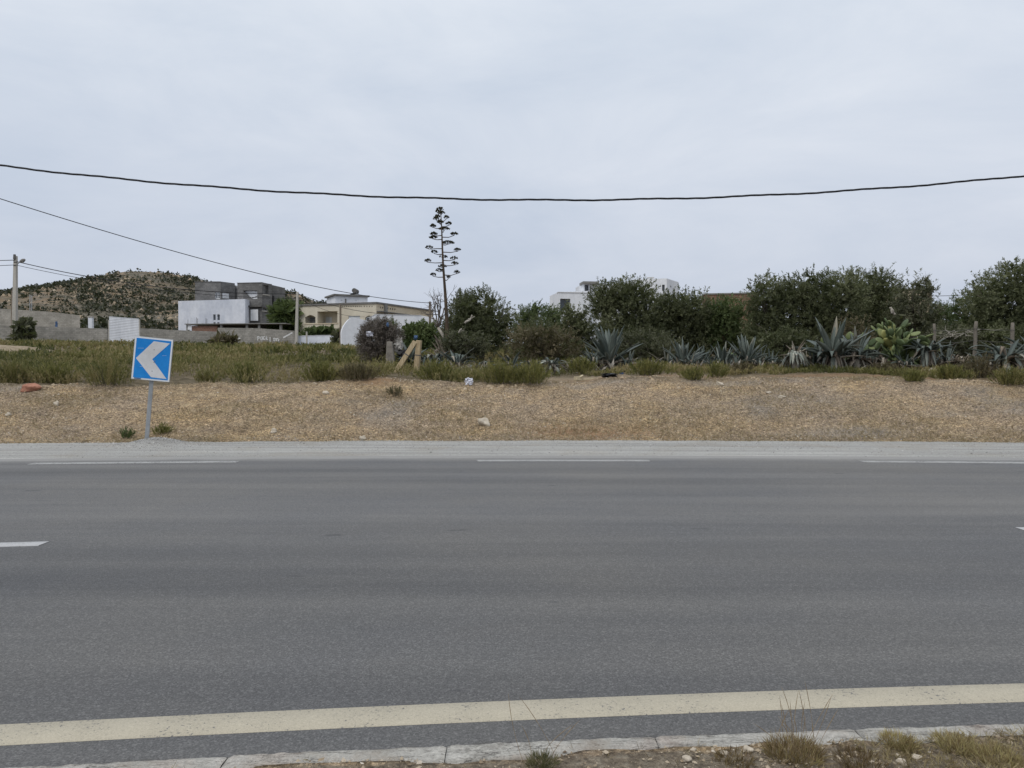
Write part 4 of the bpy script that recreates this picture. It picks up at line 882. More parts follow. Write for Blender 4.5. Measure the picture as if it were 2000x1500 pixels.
def foliage(name, parts, mat, parent=None):
    v, f, t = join(parts); off = wloc(parent) if parent is not None else np.zeros(3)
    return link(name, raw(name, v - off, f, False, dict(tint=t)), mat, parent)
def ell(rng, n, c, r, shell=0.35, bottom=-0.9):
    d = nrmz(rng.normal(size=(int(n * 1.6) + 8, 3))); d = d[d[:, 2] > bottom][:n]
    k_ = rng.random((len(d), 1)) ** shell
    return np.asarray(c) + d * k_ * np.asarray(r), d

M_bark = speck('grey_bark', (0.07, 0.06, 0.05), (0.15, 0.13, 0.11), 4, 30, 0.95, 0.5, 0.01, 0.75)
M_palebark = speck('pale_dead_wood', (0.26, 0.235, 0.20), (0.38, 0.35, 0.30), 4, 30, 0.95, 0.4, 0.01, 0.75)
M_olive = leaf_mat('olive_leaf', (0.046, 0.054, 0.028), (0.108, 0.118, 0.060), (0.22, 0.23, 0.13))
M_green = leaf_mat('fresh_green_leaf', (0.046, 0.068, 0.026), (0.098, 0.130, 0.050), (0.18, 0.215, 0.09))
M_greyg = leaf_mat('grey_green_leaf', (0.048, 0.053, 0.032), (0.105, 0.108, 0.066), (0.20, 0.196, 0.13))
M_brownb = leaf_mat('brown_brush_leaf', (0.058, 0.048, 0.028), (0.13, 0.105, 0.062), (0.24, 0.20, 0.125))
M_drybush = leaf_mat('dry_grey_twig', (0.055, 0.045, 0.038), (0.13, 0.108, 0.092), (0.23, 0.20, 0.175), 0.1)
M_scrub = leaf_mat('field_scrub_leaf', (0.066, 0.072, 0.026), (0.182, 0.170, 0.060), (0.31, 0.245, 0.125))
M_straw = leaf_mat('dry_straw', (0.17, 0.125, 0.065), (0.33, 0.255, 0.145), (0.50, 0.42, 0.28), 0.2)

def limb(mb, a, b, r0, r1, rng, wob=0.08, n=5):
    L = np.linalg.norm(b - a); q = []
    for i in range(n + 1):
        t = i / n; q.append(a + (b - a) * t + (rng.normal(size=3) * wob * L * math.sin(math.pi * t) if 0 < i < n else 0))
    mb.tube(q, [r0 + (r1 - r0) * i / n for i in range(n + 1)], 6); return q
TG = 'dense dark trees behind the agaves'
def tree(name, x0, x1, ytop, ybot, Y, mat, label, seed, cat='tree', dens=1.0, nlobe=7, ll=0.088, lw=0.027, group=None, up=0.55, thick=None, bark=None, open_=0.0, shoot=(0.18, 0.46)):
    rng = np.random.default_rng(seed); s = S(Y)
    if group == TG: x0, x1, ytop = x0 - 0.06 * (x1 - x0), x1 + 0.06 * (x1 - x0), ytop - 0.05 * (ybot - ytop)
    cx = (x0 + x1) / 2; gx_ = (cx - 1000) * s; gzz = gz1(gx_, Y); zt = P(cx, ytop, Y)[2]; zb = max(P(cx, ybot, Y)[2], gzz + 0.05)
    W = (x1 - x0) * s; H = zt - zb; T = thick or min(max(W * 0.8, H * 0.7), 4.5)
    rt = empty(name, (gx_, Y, gzz), label, cat, group)
    # uneven outline: overlapping lobes of differing size
    lobes = [(np.array([gx_, Y, zb + H * 0.48]), np.array([W * 0.43, T * 0.42, H * 0.46]))]
    for fx in (-0.3, 0.0, 0.3): lobes.append((np.array([gx_ + fx * W, Y - T * 0.1, zb + H * 0.2]), np.array([W * 0.24, T * 0.32, H * 0.26])))
    for i in range(nlobe):
        a = 2 * math.pi * (i + rng.random() * 0.7) / nlobe; hh = rng.random()
        rr = np.array([W * (0.18 + 0.1 * rng.random()), T * (0.2 + 0.1 * rng.random()), H * (0.2 + 0.1 * rng.random())])
        c = np.array([gx_ + math.cos(a) * (W * 0.5 - rr[0]) * (0.75 + 0.35 * rng.random()), Y + math.sin(a) * (T * 0.5 - rr[1]), zb + rr[2] * 0.7 + hh * (H - 1.5 * rr[2])])
        lobes.append((c, rr))
    for i in range(max(2, nlobe // 2)):
        rr = np.array([W * (0.12 + 0.08 * rng.random()), T * 0.2, H * (0.14 + 0.08 * rng.random())])
        lobes.append((np.array([gx_ + (rng.random() - 0.5) * W * 0.62, Y + (rng.random() - 0.5) * T * 0.5, zt - rr[2] * (1.0 + 0.7 * rng.random())]), rr))
    parts = []; nl = 22; total = dens * W * H * 4000
    vol = np.array([r_[0] * r_[2] for _, r_ in lobes]); vol /= vol.sum()
    for (c, r_), fr in zip(lobes, vol):
        n_ = max(6, int(total * fr / nl)); p, d = ell(rng, n_, c, r_, 0.30 + open_)
        D = nrmz(d * 0.75 + np.array([0, 0, up]) + rng.normal(0, 0.35, d.shape)); L = shoot[0] + (shoot[1] - shoot[0]) * rng.random(len(p)) ** 1.5
        tone = 0.5 + 0.9 * (fbm(p[:, 0] * 1.3, p[:, 2] * 1.3 + p[:, 1], 2, seed)) + rng.normal(0, 0.10, len(p))
        parts.append(shoots(rng, p, D, L, nl, ll, lw, 0.55, np.clip(tone, 0, 1), 0.3))
    for (c, r_), fr in zip(lobes, vol):      # larger leaf masses close the crown; inner shade put into their darker tint
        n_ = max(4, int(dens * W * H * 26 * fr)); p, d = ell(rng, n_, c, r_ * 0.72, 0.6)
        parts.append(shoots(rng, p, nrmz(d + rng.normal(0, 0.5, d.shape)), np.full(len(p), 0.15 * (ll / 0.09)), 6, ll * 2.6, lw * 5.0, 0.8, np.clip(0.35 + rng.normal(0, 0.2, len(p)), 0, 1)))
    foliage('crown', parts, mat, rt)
    mb = MB(); f0 = np.array([gx_, Y, gzz - 0.15]); fork = f0 + np.array([rng.normal(0, 0.1), 0, max(0.4, (zb - gzz) + H * 0.16) + 0.15]); r0 = 0.05 + 0.022 * H
    limb(mb, f0, fork, r0, r0 * 0.75, rng, 0.05); mb.build('trunk', bark or M_bark, rt, True)
    for (c, r_) in lobes[4:10]:
        mb = MB(); q = limb(mb, fork + np.array([0, 0, -0.08]), c, r0 * 0.55, r0 * 0.16, rng, 0.09)
        for j in range(2): limb(mb, q[3], c + rng.normal(0, 0.35, 3) * np.array([1, 1, 0.8]) + np.array([0, 0, r_[2] * 0.4]), r0 * 0.2, r0 * 0.07, rng, 0.08, 3)
        mb.build('branch', bark or M_bark, rt, True)
    return rt
TG = 'dense dark trees behind the agaves'
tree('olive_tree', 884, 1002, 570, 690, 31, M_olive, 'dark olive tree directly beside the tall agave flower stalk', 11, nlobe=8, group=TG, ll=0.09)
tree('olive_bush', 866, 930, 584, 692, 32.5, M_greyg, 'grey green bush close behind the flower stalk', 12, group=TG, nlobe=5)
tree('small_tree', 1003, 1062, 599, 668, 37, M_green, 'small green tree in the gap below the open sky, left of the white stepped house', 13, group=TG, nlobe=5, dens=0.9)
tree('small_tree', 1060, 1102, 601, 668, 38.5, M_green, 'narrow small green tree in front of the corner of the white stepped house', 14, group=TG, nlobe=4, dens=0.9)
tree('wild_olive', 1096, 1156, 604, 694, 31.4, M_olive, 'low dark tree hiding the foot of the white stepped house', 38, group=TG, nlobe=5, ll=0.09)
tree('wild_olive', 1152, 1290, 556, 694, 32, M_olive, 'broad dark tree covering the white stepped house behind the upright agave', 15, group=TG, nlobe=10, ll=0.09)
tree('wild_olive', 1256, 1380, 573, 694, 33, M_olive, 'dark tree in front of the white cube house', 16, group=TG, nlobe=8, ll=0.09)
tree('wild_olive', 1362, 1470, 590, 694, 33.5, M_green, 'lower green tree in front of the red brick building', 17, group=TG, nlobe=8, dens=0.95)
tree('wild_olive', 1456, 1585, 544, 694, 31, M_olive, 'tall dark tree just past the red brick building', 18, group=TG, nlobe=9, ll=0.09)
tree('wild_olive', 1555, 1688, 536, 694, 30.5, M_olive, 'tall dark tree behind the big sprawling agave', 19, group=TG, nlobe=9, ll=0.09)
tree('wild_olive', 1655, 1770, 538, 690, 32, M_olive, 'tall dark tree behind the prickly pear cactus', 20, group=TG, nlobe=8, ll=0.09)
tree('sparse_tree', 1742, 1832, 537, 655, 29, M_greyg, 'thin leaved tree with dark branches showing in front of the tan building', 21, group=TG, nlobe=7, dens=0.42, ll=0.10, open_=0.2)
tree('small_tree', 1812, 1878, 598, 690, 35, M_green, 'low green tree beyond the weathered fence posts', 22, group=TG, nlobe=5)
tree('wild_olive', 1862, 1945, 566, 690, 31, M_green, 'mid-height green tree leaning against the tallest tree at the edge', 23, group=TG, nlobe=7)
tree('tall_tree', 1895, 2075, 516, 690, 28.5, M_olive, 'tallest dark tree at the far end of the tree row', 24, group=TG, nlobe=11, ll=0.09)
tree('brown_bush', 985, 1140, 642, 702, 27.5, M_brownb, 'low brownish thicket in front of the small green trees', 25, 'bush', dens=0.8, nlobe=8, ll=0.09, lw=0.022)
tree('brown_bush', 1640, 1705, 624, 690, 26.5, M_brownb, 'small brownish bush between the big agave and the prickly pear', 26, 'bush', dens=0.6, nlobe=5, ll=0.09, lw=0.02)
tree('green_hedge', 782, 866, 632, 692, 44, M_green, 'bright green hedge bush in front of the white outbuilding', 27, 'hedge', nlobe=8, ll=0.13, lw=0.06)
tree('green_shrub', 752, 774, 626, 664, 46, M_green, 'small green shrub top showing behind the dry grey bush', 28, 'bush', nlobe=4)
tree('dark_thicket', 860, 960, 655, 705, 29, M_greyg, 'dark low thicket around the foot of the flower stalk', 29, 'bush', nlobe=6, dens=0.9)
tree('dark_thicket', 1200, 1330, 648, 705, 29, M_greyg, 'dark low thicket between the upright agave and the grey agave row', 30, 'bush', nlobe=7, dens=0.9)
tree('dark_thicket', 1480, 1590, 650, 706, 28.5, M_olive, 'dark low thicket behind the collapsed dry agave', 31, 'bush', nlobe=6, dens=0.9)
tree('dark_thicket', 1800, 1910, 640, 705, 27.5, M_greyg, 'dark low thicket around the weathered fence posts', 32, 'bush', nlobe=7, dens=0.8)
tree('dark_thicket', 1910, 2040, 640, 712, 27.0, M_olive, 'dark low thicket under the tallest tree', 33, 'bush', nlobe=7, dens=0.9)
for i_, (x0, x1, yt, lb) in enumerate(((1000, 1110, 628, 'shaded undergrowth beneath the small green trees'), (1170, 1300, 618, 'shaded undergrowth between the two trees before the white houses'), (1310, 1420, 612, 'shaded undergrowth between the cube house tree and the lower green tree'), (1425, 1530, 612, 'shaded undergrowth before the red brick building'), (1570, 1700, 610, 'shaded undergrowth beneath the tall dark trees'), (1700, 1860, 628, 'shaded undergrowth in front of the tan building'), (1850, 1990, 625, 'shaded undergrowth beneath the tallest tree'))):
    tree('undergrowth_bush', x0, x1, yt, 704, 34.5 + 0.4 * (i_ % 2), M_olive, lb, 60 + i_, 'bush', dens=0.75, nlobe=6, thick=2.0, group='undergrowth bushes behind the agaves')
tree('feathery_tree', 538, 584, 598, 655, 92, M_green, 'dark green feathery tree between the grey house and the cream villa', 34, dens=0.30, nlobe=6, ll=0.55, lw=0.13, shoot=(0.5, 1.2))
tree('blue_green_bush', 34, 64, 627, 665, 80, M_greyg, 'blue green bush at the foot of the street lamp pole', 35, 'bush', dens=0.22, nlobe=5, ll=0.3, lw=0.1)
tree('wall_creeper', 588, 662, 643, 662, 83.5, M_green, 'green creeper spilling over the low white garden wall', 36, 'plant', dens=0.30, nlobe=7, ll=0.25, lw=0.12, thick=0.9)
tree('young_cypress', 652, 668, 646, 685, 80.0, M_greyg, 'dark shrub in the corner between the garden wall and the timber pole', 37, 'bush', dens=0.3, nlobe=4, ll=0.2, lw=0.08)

# dry grey bush with a hollow, beside the posts
rng = np.random.default_rng(50); Yb = 28.0; sb = S(Yb)
g0 = ground_at(742, Yb); rt = empty('dry_bush', g0, 'rounded dry grey bush with tangled bare twigs in front of the white curved wall', 'bush')
parts = []
for (x, y, rx_, rz_, n_) in ((737, 662, 33, 32, 620), (722, 676, 20, 26, 240), (762, 658, 20, 24, 220), (742, 640, 22, 14, 160)):
    p, d = ell(rng, n_, P(x, y, Yb), (rx_ * sb, 0.55, rz_ * sb), 0.28)
    parts.append(shoots(rng, p, nrmz(d * 0.8 + rng.normal(0, 0.5, d.shape) + np.array([0, 0, 0.2])), 0.12 + 0.2 * rng.random(len(p)), 22, 0.10, 0.014, 0.7, np.clip(0.5 + rng.normal(0, 0.22, len(p)), 0, 1)))
foliage('twigs', parts, M_drybush, rt)
mb = MB()
for i in range(7): limb(mb, g0 + np.array([rng.normal(0, 0.12), 0, -0.1]), P(742 + rng.normal(0, 20), 655 + rng.normal(0, 12), Yb + rng.normal(0, 0.2)), 0.03, 0.01, rng)
mb.build('stem', M_bark, rt, True)

# ------------------------------------------------------------------ bare tree and tall agave flower stalk
def bare(root, mb, a, d, L, r, depth, rng):
    b = a + d * L; q = limb(mb, a, b, r, r * 0.6, rng, 0.06, 4)
    if depth == 0: return
    for k_ in range(2 + (rng.random() < 0.5)):
        t = 2 + int(rng.random() * 3); nd = nrmz(d * 0.7 + rng.normal(0, 0.55, 3) * np.array([1, 0.6, 1]) + np.array([0, 0, 0.12]))
        bare(root, mb, q[min(t, 4)], nd, L * (0.55 + 0.25 * rng.random()), r * 0.55, depth - 1, rng)
rng = np.random.default_rng(61); g0 = ground_at(862, 30.5)
rt = empty('bare_tree', g0, 'leafless dead tree with twisted grey branches beside the flower stalk', 'tree')
mb = MB(); tk = P(856, 640, 30.5); limb(mb, g0 + np.array([0, 0, -0.1]), tk, 0.09, 0.06, rng); mb.build('trunk', M_palebark, rt, True)
for tx, ty in ((846, 590), (838, 605), (862, 585), (875, 575), (852, 575)):
    mb = MB(); e = P(tx, ty, 30.5 + rng.normal(0, 0.2)); L = np.linalg.norm(e - tk); bare(rt, mb, tk, (e - tk) / L, L * 0.6, 0.035, 3, rng); mb.build('branch', M_bark, rt, True)
for (x0, y0, x1, y1, lb) in ((908, 632, 922, 615, 'pale dead branch sticking out of the dark olive tree'), (890, 655, 902, 642, 'pale broken branch low beside the flower stalk')):
    mb = MB(); a = P(x0, y0, 29.2); limb(mb, a, P(x1, y1, 29.2), 0.05, 0.03, rng); limb(mb, P((x0 + x1) / 2, (y0 + y1) / 2, 29.2), P(x1 + 5, y1 + 3, 29.2), 0.03, 0.015, rng)
    tag(mb.build('dead_branch', M_palebark, None, True), lb, 'branch')
mb = MB(); a = P(1812, 600, 29); bare(None, mb, a, nrmz(np.array([0.25, 0, 1.0])), 0.75, 0.02, 3, rng)
tag(mb.build('dead_branch', M_bark, None, True), 'thin bare twigs reaching up beside the corner of the tan building', 'branch')
mb = MB(); a = P(1742, 612, 27); limb(mb, a, P(1738, 600, 27), 0.04, 0.02, rng); limb(mb, P(1749, 614, 27), P(1740, 600, 27), 0.05, 0.03, rng)
tag(mb.build('dead_branch', M_palebark, None, True), 'pale dead stub just above the prickly pear cactus', 'branch')

M_stalk = speck('brown_flower_stalk', (0.045, 0.036, 0.028), (0.105, 0.075, 0.05), 3.0, 20, 0.9, 0.4, 0.01, 0.8)
M_pod = leaf_mat('dark_seed_pod', (0.020, 0.018, 0.012), (0.045, 0.042, 0.022), (0.095, 0.088, 0.035), 0.1)
rng = np.random.default_rng(71); YA = 30.0; sa = S(YA); crop = lambda cx, cy, dy=0.0: P(780 + cx * 0.2, 390 + cy * 0.2, YA + dy)
g0 = ground_at(873, YA); rt = empty('agave_flower_stalk', g0, 'very tall slender agave flower stalk with tiers of dark seed clusters', 'agave stalk')
sxy = lambda cy: 400 + (cy - 90) * 0.056
pts = [crop(sxy(cy) + 3 * math.sin(cy / 130), cy) for cy in (90, 200, 320, 450, 600, 760, 900, 1050, 1200, 1330)] + [g0 + np.array([0, 0, -0.1])]
MB().tube(pts[::-1], [0.095, 0.085, 0.076, 0.068, 0.058, 0.05, 0.042, 0.035, 0.028, 0.02, 0.012], 9).build('stalk', M_stalk, rt, True)
cl = [(398, 98, 34, 112), (372, 118, 16, 128), (410, 135, 36, 150), (372, 168, 24, 190), (358, 190, 26, 208), (460, 178, 25, 205), (400, 228, 32, 246), (327, 262, 29, 276), (483, 240, 29, 264), (440, 290, 56, 308), (335, 340, 36, 349), (537, 340, 36, 366), (330, 375, 41, 388), (475, 425, 66, 440), (290, 472, 38, 479), (567, 495, 38, 512), (340, 517, 37, 533), (430, 562, 42, 574), (535, 577, 36, 592), (278, 602, 36, 616), (540, 628, 36, 646), (420, 655, 42, 668), (390, 693, 36, 702), (560, 714, 30, 736), (330, 738, 28, 756), (480, 762, 20, 782)]
for i, (cx, cy, w, at) in enumerate(cl):
    off = abs(cx - sxy(cy)); dy = (rng.random() - 0.5) * 0.5 if off > 50 else (0.45 if i % 2 else -0.45)
    a = crop(sxy(at), at); e = crop(cx, cy + 9, dy); m1 = a * 0.45 + e * 0.55; m1[2] = a[2] + 0.1 * (e[2] - a[2]) - 0.01
    br = MB().tube([a, m1, a * 0.15 + e * 0.85 + np.array([0, 0, -0.01]), e], [0.02, 0.015, 0.013, 0.01], 6).build('branch', M_stalk, rt, True)
    R_ = w * 0.2 * sa * 0.85; n_ = int(16 + w * (1.3 if cy < 460 else 0.55)); th = rng.random(n_) * 2 * math.pi; rr = np.sqrt(rng.random(n_)) * R_
    c = np.stack([np.cos(th) * rr, np.sin(th) * rr * 0.8, 0.01 + 0.07 * (1 - (rr / R_) ** 2)], 1) + e
    D = nrmz(np.stack([np.cos(th) * rr / R_ * 0.6, np.sin(th) * rr / R_ * 0.6, np.ones(n_)], 1)); tn = np.clip((0.25 if cy > 450 else 0.45) + rng.normal(0, 0.25, n_), 0, 1)
    foliage('seed_cluster', [shoots(rng, c, D, np.full(n_, 0.03), 5, 0.055, 0.03, 0.35, tn, 1.0)], M_pod, br)
    mbs = MB()
    for j in range(5): mbs.tube([e + np.array([0, 0, -0.01]), c[j * (n_ // 5)] + np.array([0, 0, 0.02])], 0.007, 4)
    mbs.build('stem', M_stalk, br)

# ------------------------------------------------------------------ agaves
k = N('blue_green_agave'); n1 = k.noise(3, 4, 0.6); rn = k.rnd()
c = k.ramp(rn, [(0.0, (0.062, 0.078, 0.068)), (0.5, (0.105, 0.126, 0.110)), (0.9, (0.165, 0.185, 0.16)), (1.0, (0.22, 0.20, 0.15))]); c = k.mix(1.0, c, k.ramp(n1, [(0.3, 0.8), (0.7, 1.2)]), 'MULTIPLY'); M_agave = k.fin(c, 0.5)
k = N('pale_drooping_agave'); rn = k.rnd(); c = k.ramp(rn, [(0.0, (0.17, 0.19, 0.16)), (0.6, (0.27, 0.29, 0.25)), (1.0, (0.38, 0.38, 0.32))]); c = k.mix(1.0, c, k.ramp(k.noise(5, 4, 0.6), [(0.3, 0.75), (0.7, 1.2)]), 'MULTIPLY'); M_agave_pale = k.fin(c, 0.6)
k = N('dead_agave_leaf'); rn = k.rnd(); c = k.ramp(rn, [(0.0, (0.12, 0.095, 0.07)), (0.5, (0.25, 0.21, 0.165)), (1.0, (0.42, 0.385, 0.32))]); c = k.mix(1.0, c, k.ramp(k.noise(6, 4, 0.7), [(0.3, 0.7), (0.7, 1.2)]), 'MULTIPLY'); M_agave_dead = k.fin(c, 0.85)
def agave_leaf(seed, elev, bend, kink=None, width=0.15):
    """unit-length lance leaf leaving the origin along +x; elev degrees at the base, bend degrees over its length, optional sharp fold"""
    rng = np.random.default_rng(seed); n = 9; V = []; p = np.zeros(3); a = R(elev); ds = 1.0 / (n - 1); tw = rng.normal(0, 0.25)
    for i in range(n):
        t = i / (n - 1); w = width * 0.5 * (0.62 + 1.05 * t - 0.35 * t * t if t < 0.45 else 1.02 * (1 - ((t - 0.45) / 0.55) ** 1.7)) + 0.003
        th = 0.028 * (1 - t) + 0.004; side = np.array([0, 1.0, 0]); tg = np.array([math.cos(a), 0, math.sin(a)]); up = np.array([-math.sin(a), 0, math.cos(a)])
        sd = side * math.cos(tw * t) + up * math.sin(tw * t); gut = w * 0.45 * (1 - 0.5 * t)
        V += [p - sd * w + up * gut, p.copy(), p + sd * w + up * gut, p - up * (th + 0.2 * gut)]
        a -= R(bend) / (n - 1) * (0.4 + 1.2 * t)
        if kink and abs(t - kink[0]) < ds * 0.55: a -= R(kink[1])
        p = p + np.array([math.cos(a), 0, math.sin(a)]) * ds
    Fq = []
    for i in range(n - 1):
        for j in range(4):
            q = i * 4 + j; r_ = i * 4 + (j + 1) % 4; Fq.append((q, r_, r_ + 4, q + 4))
    Fq += [(3, 2, 1, 0), (4 * n - 4, 4 * n - 3, 4 * n - 2, 4 * n - 1)]
    me = raw('leaf', V, Fq, True); return me
LV = {}
for mname, mt in (('a', M_agave), ('p', M_agave_pale), ('d', M_agave_dead)):
    for st, lst in dict(up=[(82, 6), (74, 10), (64, 10), (56, 14)], mid=[(46, 18), (38, 24), (30, 20)], arch=[(50, 95), (38, 80), (30, 70)], fold=[(58, 10, (0.5, 125)), (48, 8, (0.6, 130)), (36, 10, (0.55, 110))], flat=[(14, 30), (8, 16)], hang=[(25, 10, (0.2, 85)), (10, 10, (0.15, 75)), (42, 8, (0.27, 110))], droop=[(8, 70), (-10, 60), (-28, 40)]).items():
        ms = []
        for i, q in enumerate(lst):
            me = agave_leaf(i * 7 + len(st), q[0], q[1], q[2] if len(q) > 2 else None, 0.15 + 0.02 * (i % 2)); me.materials.append(mt); ms.append(me)
        LV[mname + st] = ms
def agave(px, Y, L, spec, label, seed, base_dz=0.0, group='agaves along the old fence line', az=None):
    """spec: list of (style key, count, length factor)"""
    rng = np.random.default_rng(seed); g = ground_at(px, Y); g[2] += base_dz
    rt = empty('agave', g, label, 'agave', group); gold = rng.random() * 6
    mb = MB(); mb.tube([(g[0], g[1], g[2] - 0.2 - base_dz), (g[0], g[1], g[2] + 0.02), (g[0], g[1], g[2] + 0.14 * L)], [0.12 * L, 0.13 * L, 0.05 * L], 8); mb.build('core', M_agave_dead, rt, True)
    for key, cnt, lf in spec + [('dhang', 5, 0.55), ('dfold', 3, 0.7), ('dflat', 3, 0.75)]:
        for i in range(cnt):
            gold += 2.39996 + rng.normal(0, 0.15); a = gold
            if az is not None: a = R(az[0] + rng.random() * (az[1] - az[0]))
            s_ = L * lf * (0.82 + 0.32 * rng.random()); ms = LV[key]; me = ms[int(rng.random() * len(ms))]
            link('leaf', me, None, rt, (math.cos(a) * 0.05 * L, math.sin(a) * 0.05 * L, 0.05 + 0.05 * rng.random()), (rng.normal(0, 0.08), rng.normal(0, 0.07), a), (s_, s_ * (0.85 + 0.3 * rng.random()), s_))
    return rt
agave(1190, 25.5, 1.25, [('aup', 22, 1.0), ('amid', 14, 0.95), ('afold', 3, 0.8), ('dflat', 8, 0.7), ('ddroop', 5, 0.6)], 'upright blue green agave with stiff pointed leaves below the broad dark tree', 101, 0.25)
agave(1335, 25.5, 0.95, [('aup', 14, 1.0), ('amid', 12, 1.0), ('afold', 3, 0.8), ('ddroop', 6, 0.6)], 'spiky blue agave first in the grey agave row after the dry leaf heap', 102, 0.1)
agave(1372, 26.2, 0.8, [('aup', 10, 0.9), ('amid', 10, 0.9), ('dflat', 5, 0.6)], 'small dark agave between the two spiky blue agaves', 103, 0.1)
agave(1412, 25.6, 0.85, [('aup', 12, 1.0), ('amid', 10, 0.9), ('afold', 4, 0.8), ('ddroop', 6, 0.6)], 'dense dark agave with folded leaf tips beside the tallest of its row', 104, 0.1)
agave(1458, 25.3, 0.98, [('aup', 18, 1.0), ('amid', 12, 0.95), ('afold', 4, 0.75), ('ddroop', 6, 0.6)], 'tallest blue agave of the row before the collapsed one', 105, 0.15)
agave(1505, 26.4, 0.7, [('aup', 8, 0.9), ('amid', 10, 0.9), ('dflat', 6, 0.7)], 'thin small agave half hidden behind the collapsed one', 106, 0.05)
agave(1553, 23.6, 0.82, [('phang', 22, 0.85), ('pdroop', 8, 0.8), ('dup', 5, 0.6), ('dhang', 6, 0.8)], 'collapsed pale agave with limp hanging leaves', 107, 0.5)
agave(1626, 24.3, 1.4, [('aup', 8, 0.95), ('amid', 14, 1.0), ('aarch', 9, 0.9), ('afold', 6, 0.8), ('phang', 6, 0.6), ('dhang', 8, 0.6)], 'big sprawling agave with long leaves reaching out beside the collapsed one', 108, 0.42)
agave(1672, 24.6, 1.1, [('aup', 8, 0.9), ('aarch', 10, 0.9), ('afold', 6, 0.8), ('ddroop', 10, 0.8)], 'dark agave with curled leaves squeezed against the big sprawling one', 109, 0.4)
agave(1806, 24.6, 1.05, [('aarch', 13, 0.95), ('afold', 9, 0.9), ('phang', 7, 0.8), ('dhang', 8, 0.7), ('amid', 5, 0.8)], 'drooping agave on the far side of the prickly pear', 110, 0.55)
agave(1965, 22.8, 1.15, [('aarch', 9, 1.0), ('phang', 8, 0.8), ('pdroop', 5, 0.9), ('amid', 8, 0.9), ('pflat', 6, 0.8), ('afold', 4, 0.8), ('ddroop', 8, 0.7)], 'broad leaved pale agave at the foot of the tallest tree', 111, 0.42)
agave(2030, 23.4, 1.25, [('aup', 10, 1.0), ('amid', 12, 1.0), ('aarch', 6, 0.9), ('ddroop', 6, 0.7)], 'large agave cut off by the photo edge under the tallest tree', 112, 0.35)
agave(1000, 25.6, 0.85, [('aflat', 10, 1.0), ('amid', 6, 0.9), ('pdroop', 6, 0.8), ('ddroop', 6, 0.7)], 'flattened agave with leaves lying sideways below the brownish thicket', 113, 0.15)
agave(1040, 25.3, 0.75, [('aflat', 8, 1.0), ('aarch', 6, 0.9), ('dflat', 6, 0.8)], 'flattened dark agave between two low drooping ones', 114, 0.12)
agave(1078, 24.6, 0.72, [('parch', 8, 0.9), ('pdroop', 10, 0.8), ('afold', 5, 0.8)], 'low pale agave with arching leaves below the brownish thicket', 115, 0.22)
agave(1130, 25.6, 0.75, [('dflat', 8, 0.9), ('ddroop', 8, 0.8), ('aarch', 5, 0.8)], 'half dead agave beside the upright blue green one', 116, 0.15)
agave(892, 27.0, 0.95, [('aarch', 9, 0.9), ('afold', 7, 0.9), ('amid', 6, 0.9), ('ddroop', 10, 0.8)], 'dark agave right below the foot of the flower stalk', 117, 0.15)
agave(935, 26.6, 0.8, [('aflat', 7, 0.9), ('aarch', 7, 0.9), ('ddroop', 9, 0.8)], 'low messy agave under the dark olive tree', 118, 0.12)
agave(845, 27.5, 1.05, [('aarch', 9, 0.95), ('afold', 6, 0.9), ('amid', 7, 0.9), ('ddroop', 8, 0.7)], 'dark agave between the leaning posts and the flower stalk', 119, 0.15)
agave(800, 28.0, 0.95, [('amid', 10, 0.95), ('aarch', 7, 0.95), ('aup', 5, 0.9), ('ddroop', 6, 0.7)], 'dark agave behind the two leaning posts', 120, 0.15)
agave(872, 29.5, 1.2, [('dup', 16, 1.0), ('dfold', 8, 0.8), ('ddroop', 12, 0.8), ('dmid', 8, 0.8)], 'dead dried rosette from which the tall flower stalk grows', 121, 0.15)
agave(1272, 24.5, 0.6, [('ddroop', 12, 0.9), ('dfold', 8, 0.9), ('dmid', 8, 0.8), ('dflat', 6, 0.8)], 'heap of pale dead agave leaves beside the rusty pot', 122, 0.1)
agave(1730, 24.9, 0.85, [('ddroop', 14, 0.9), ('dflat', 8, 0.8), ('dfold', 6, 0.8)], 'dead agave rosette lying under the prickly pear', 123, 0.2)
agave(1880, 24.9, 0.8, [('dflat', 10, 0.9), ('ddroop', 8, 0.8), ('aarch', 4, 0.8), ('dfold', 6, 0.8)], 'mostly dead agave in front of the weathered fence posts', 124, 0.2)

for i_, (px_, Y_, L_, lb) in enumerate(((1303, 26.3, 0.8, 'shadowed agave tangle between the dead leaf heap and the spiky blue agave'), (1350, 24.7, 0.55, 'short agave sprouting in front of the spiky blue one'), (1392, 24.9, 0.5, 'short curled agave in front of the dense dark one'), (1437, 24.8, 0.5, 'short agave with bent tips at the foot of the tallest of the row'), (1483, 25.0, 0.75, 'ragged agave leaning out beside the tallest of the row'), (1590, 25.0, 0.8, 'ragged agave wedged between the collapsed one and the big sprawling one'), (1700, 25.4, 0.9, 'ragged agave in the shade at the foot of the cactus'), (1768, 24.4, 0.7, 'ragged low agave in front of the cactus trunk'), (1848, 25.3, 0.8, 'ragged agave beside the thin fence post'), (1925, 24.4, 0.75, 'ragged agave between the leaning fence post and the broad leaved one'), (1160, 25.0, 0.7, 'ragged half dead agave at the foot of the upright blue green one'), (1228, 25.3, 0.7, 'ragged agave squeezed behind the rusty pot'))):
    agave(px_, Y_, L_, [('aup', 4, 0.9), ('amid', 6, 0.95), ('aarch', 5, 0.9), ('afold', 4, 0.85), ('dfold', 4, 0.8), ('dflat', 5, 0.8), ('dhang', 4, 0.7)], lb, 140 + i_, 0.12)
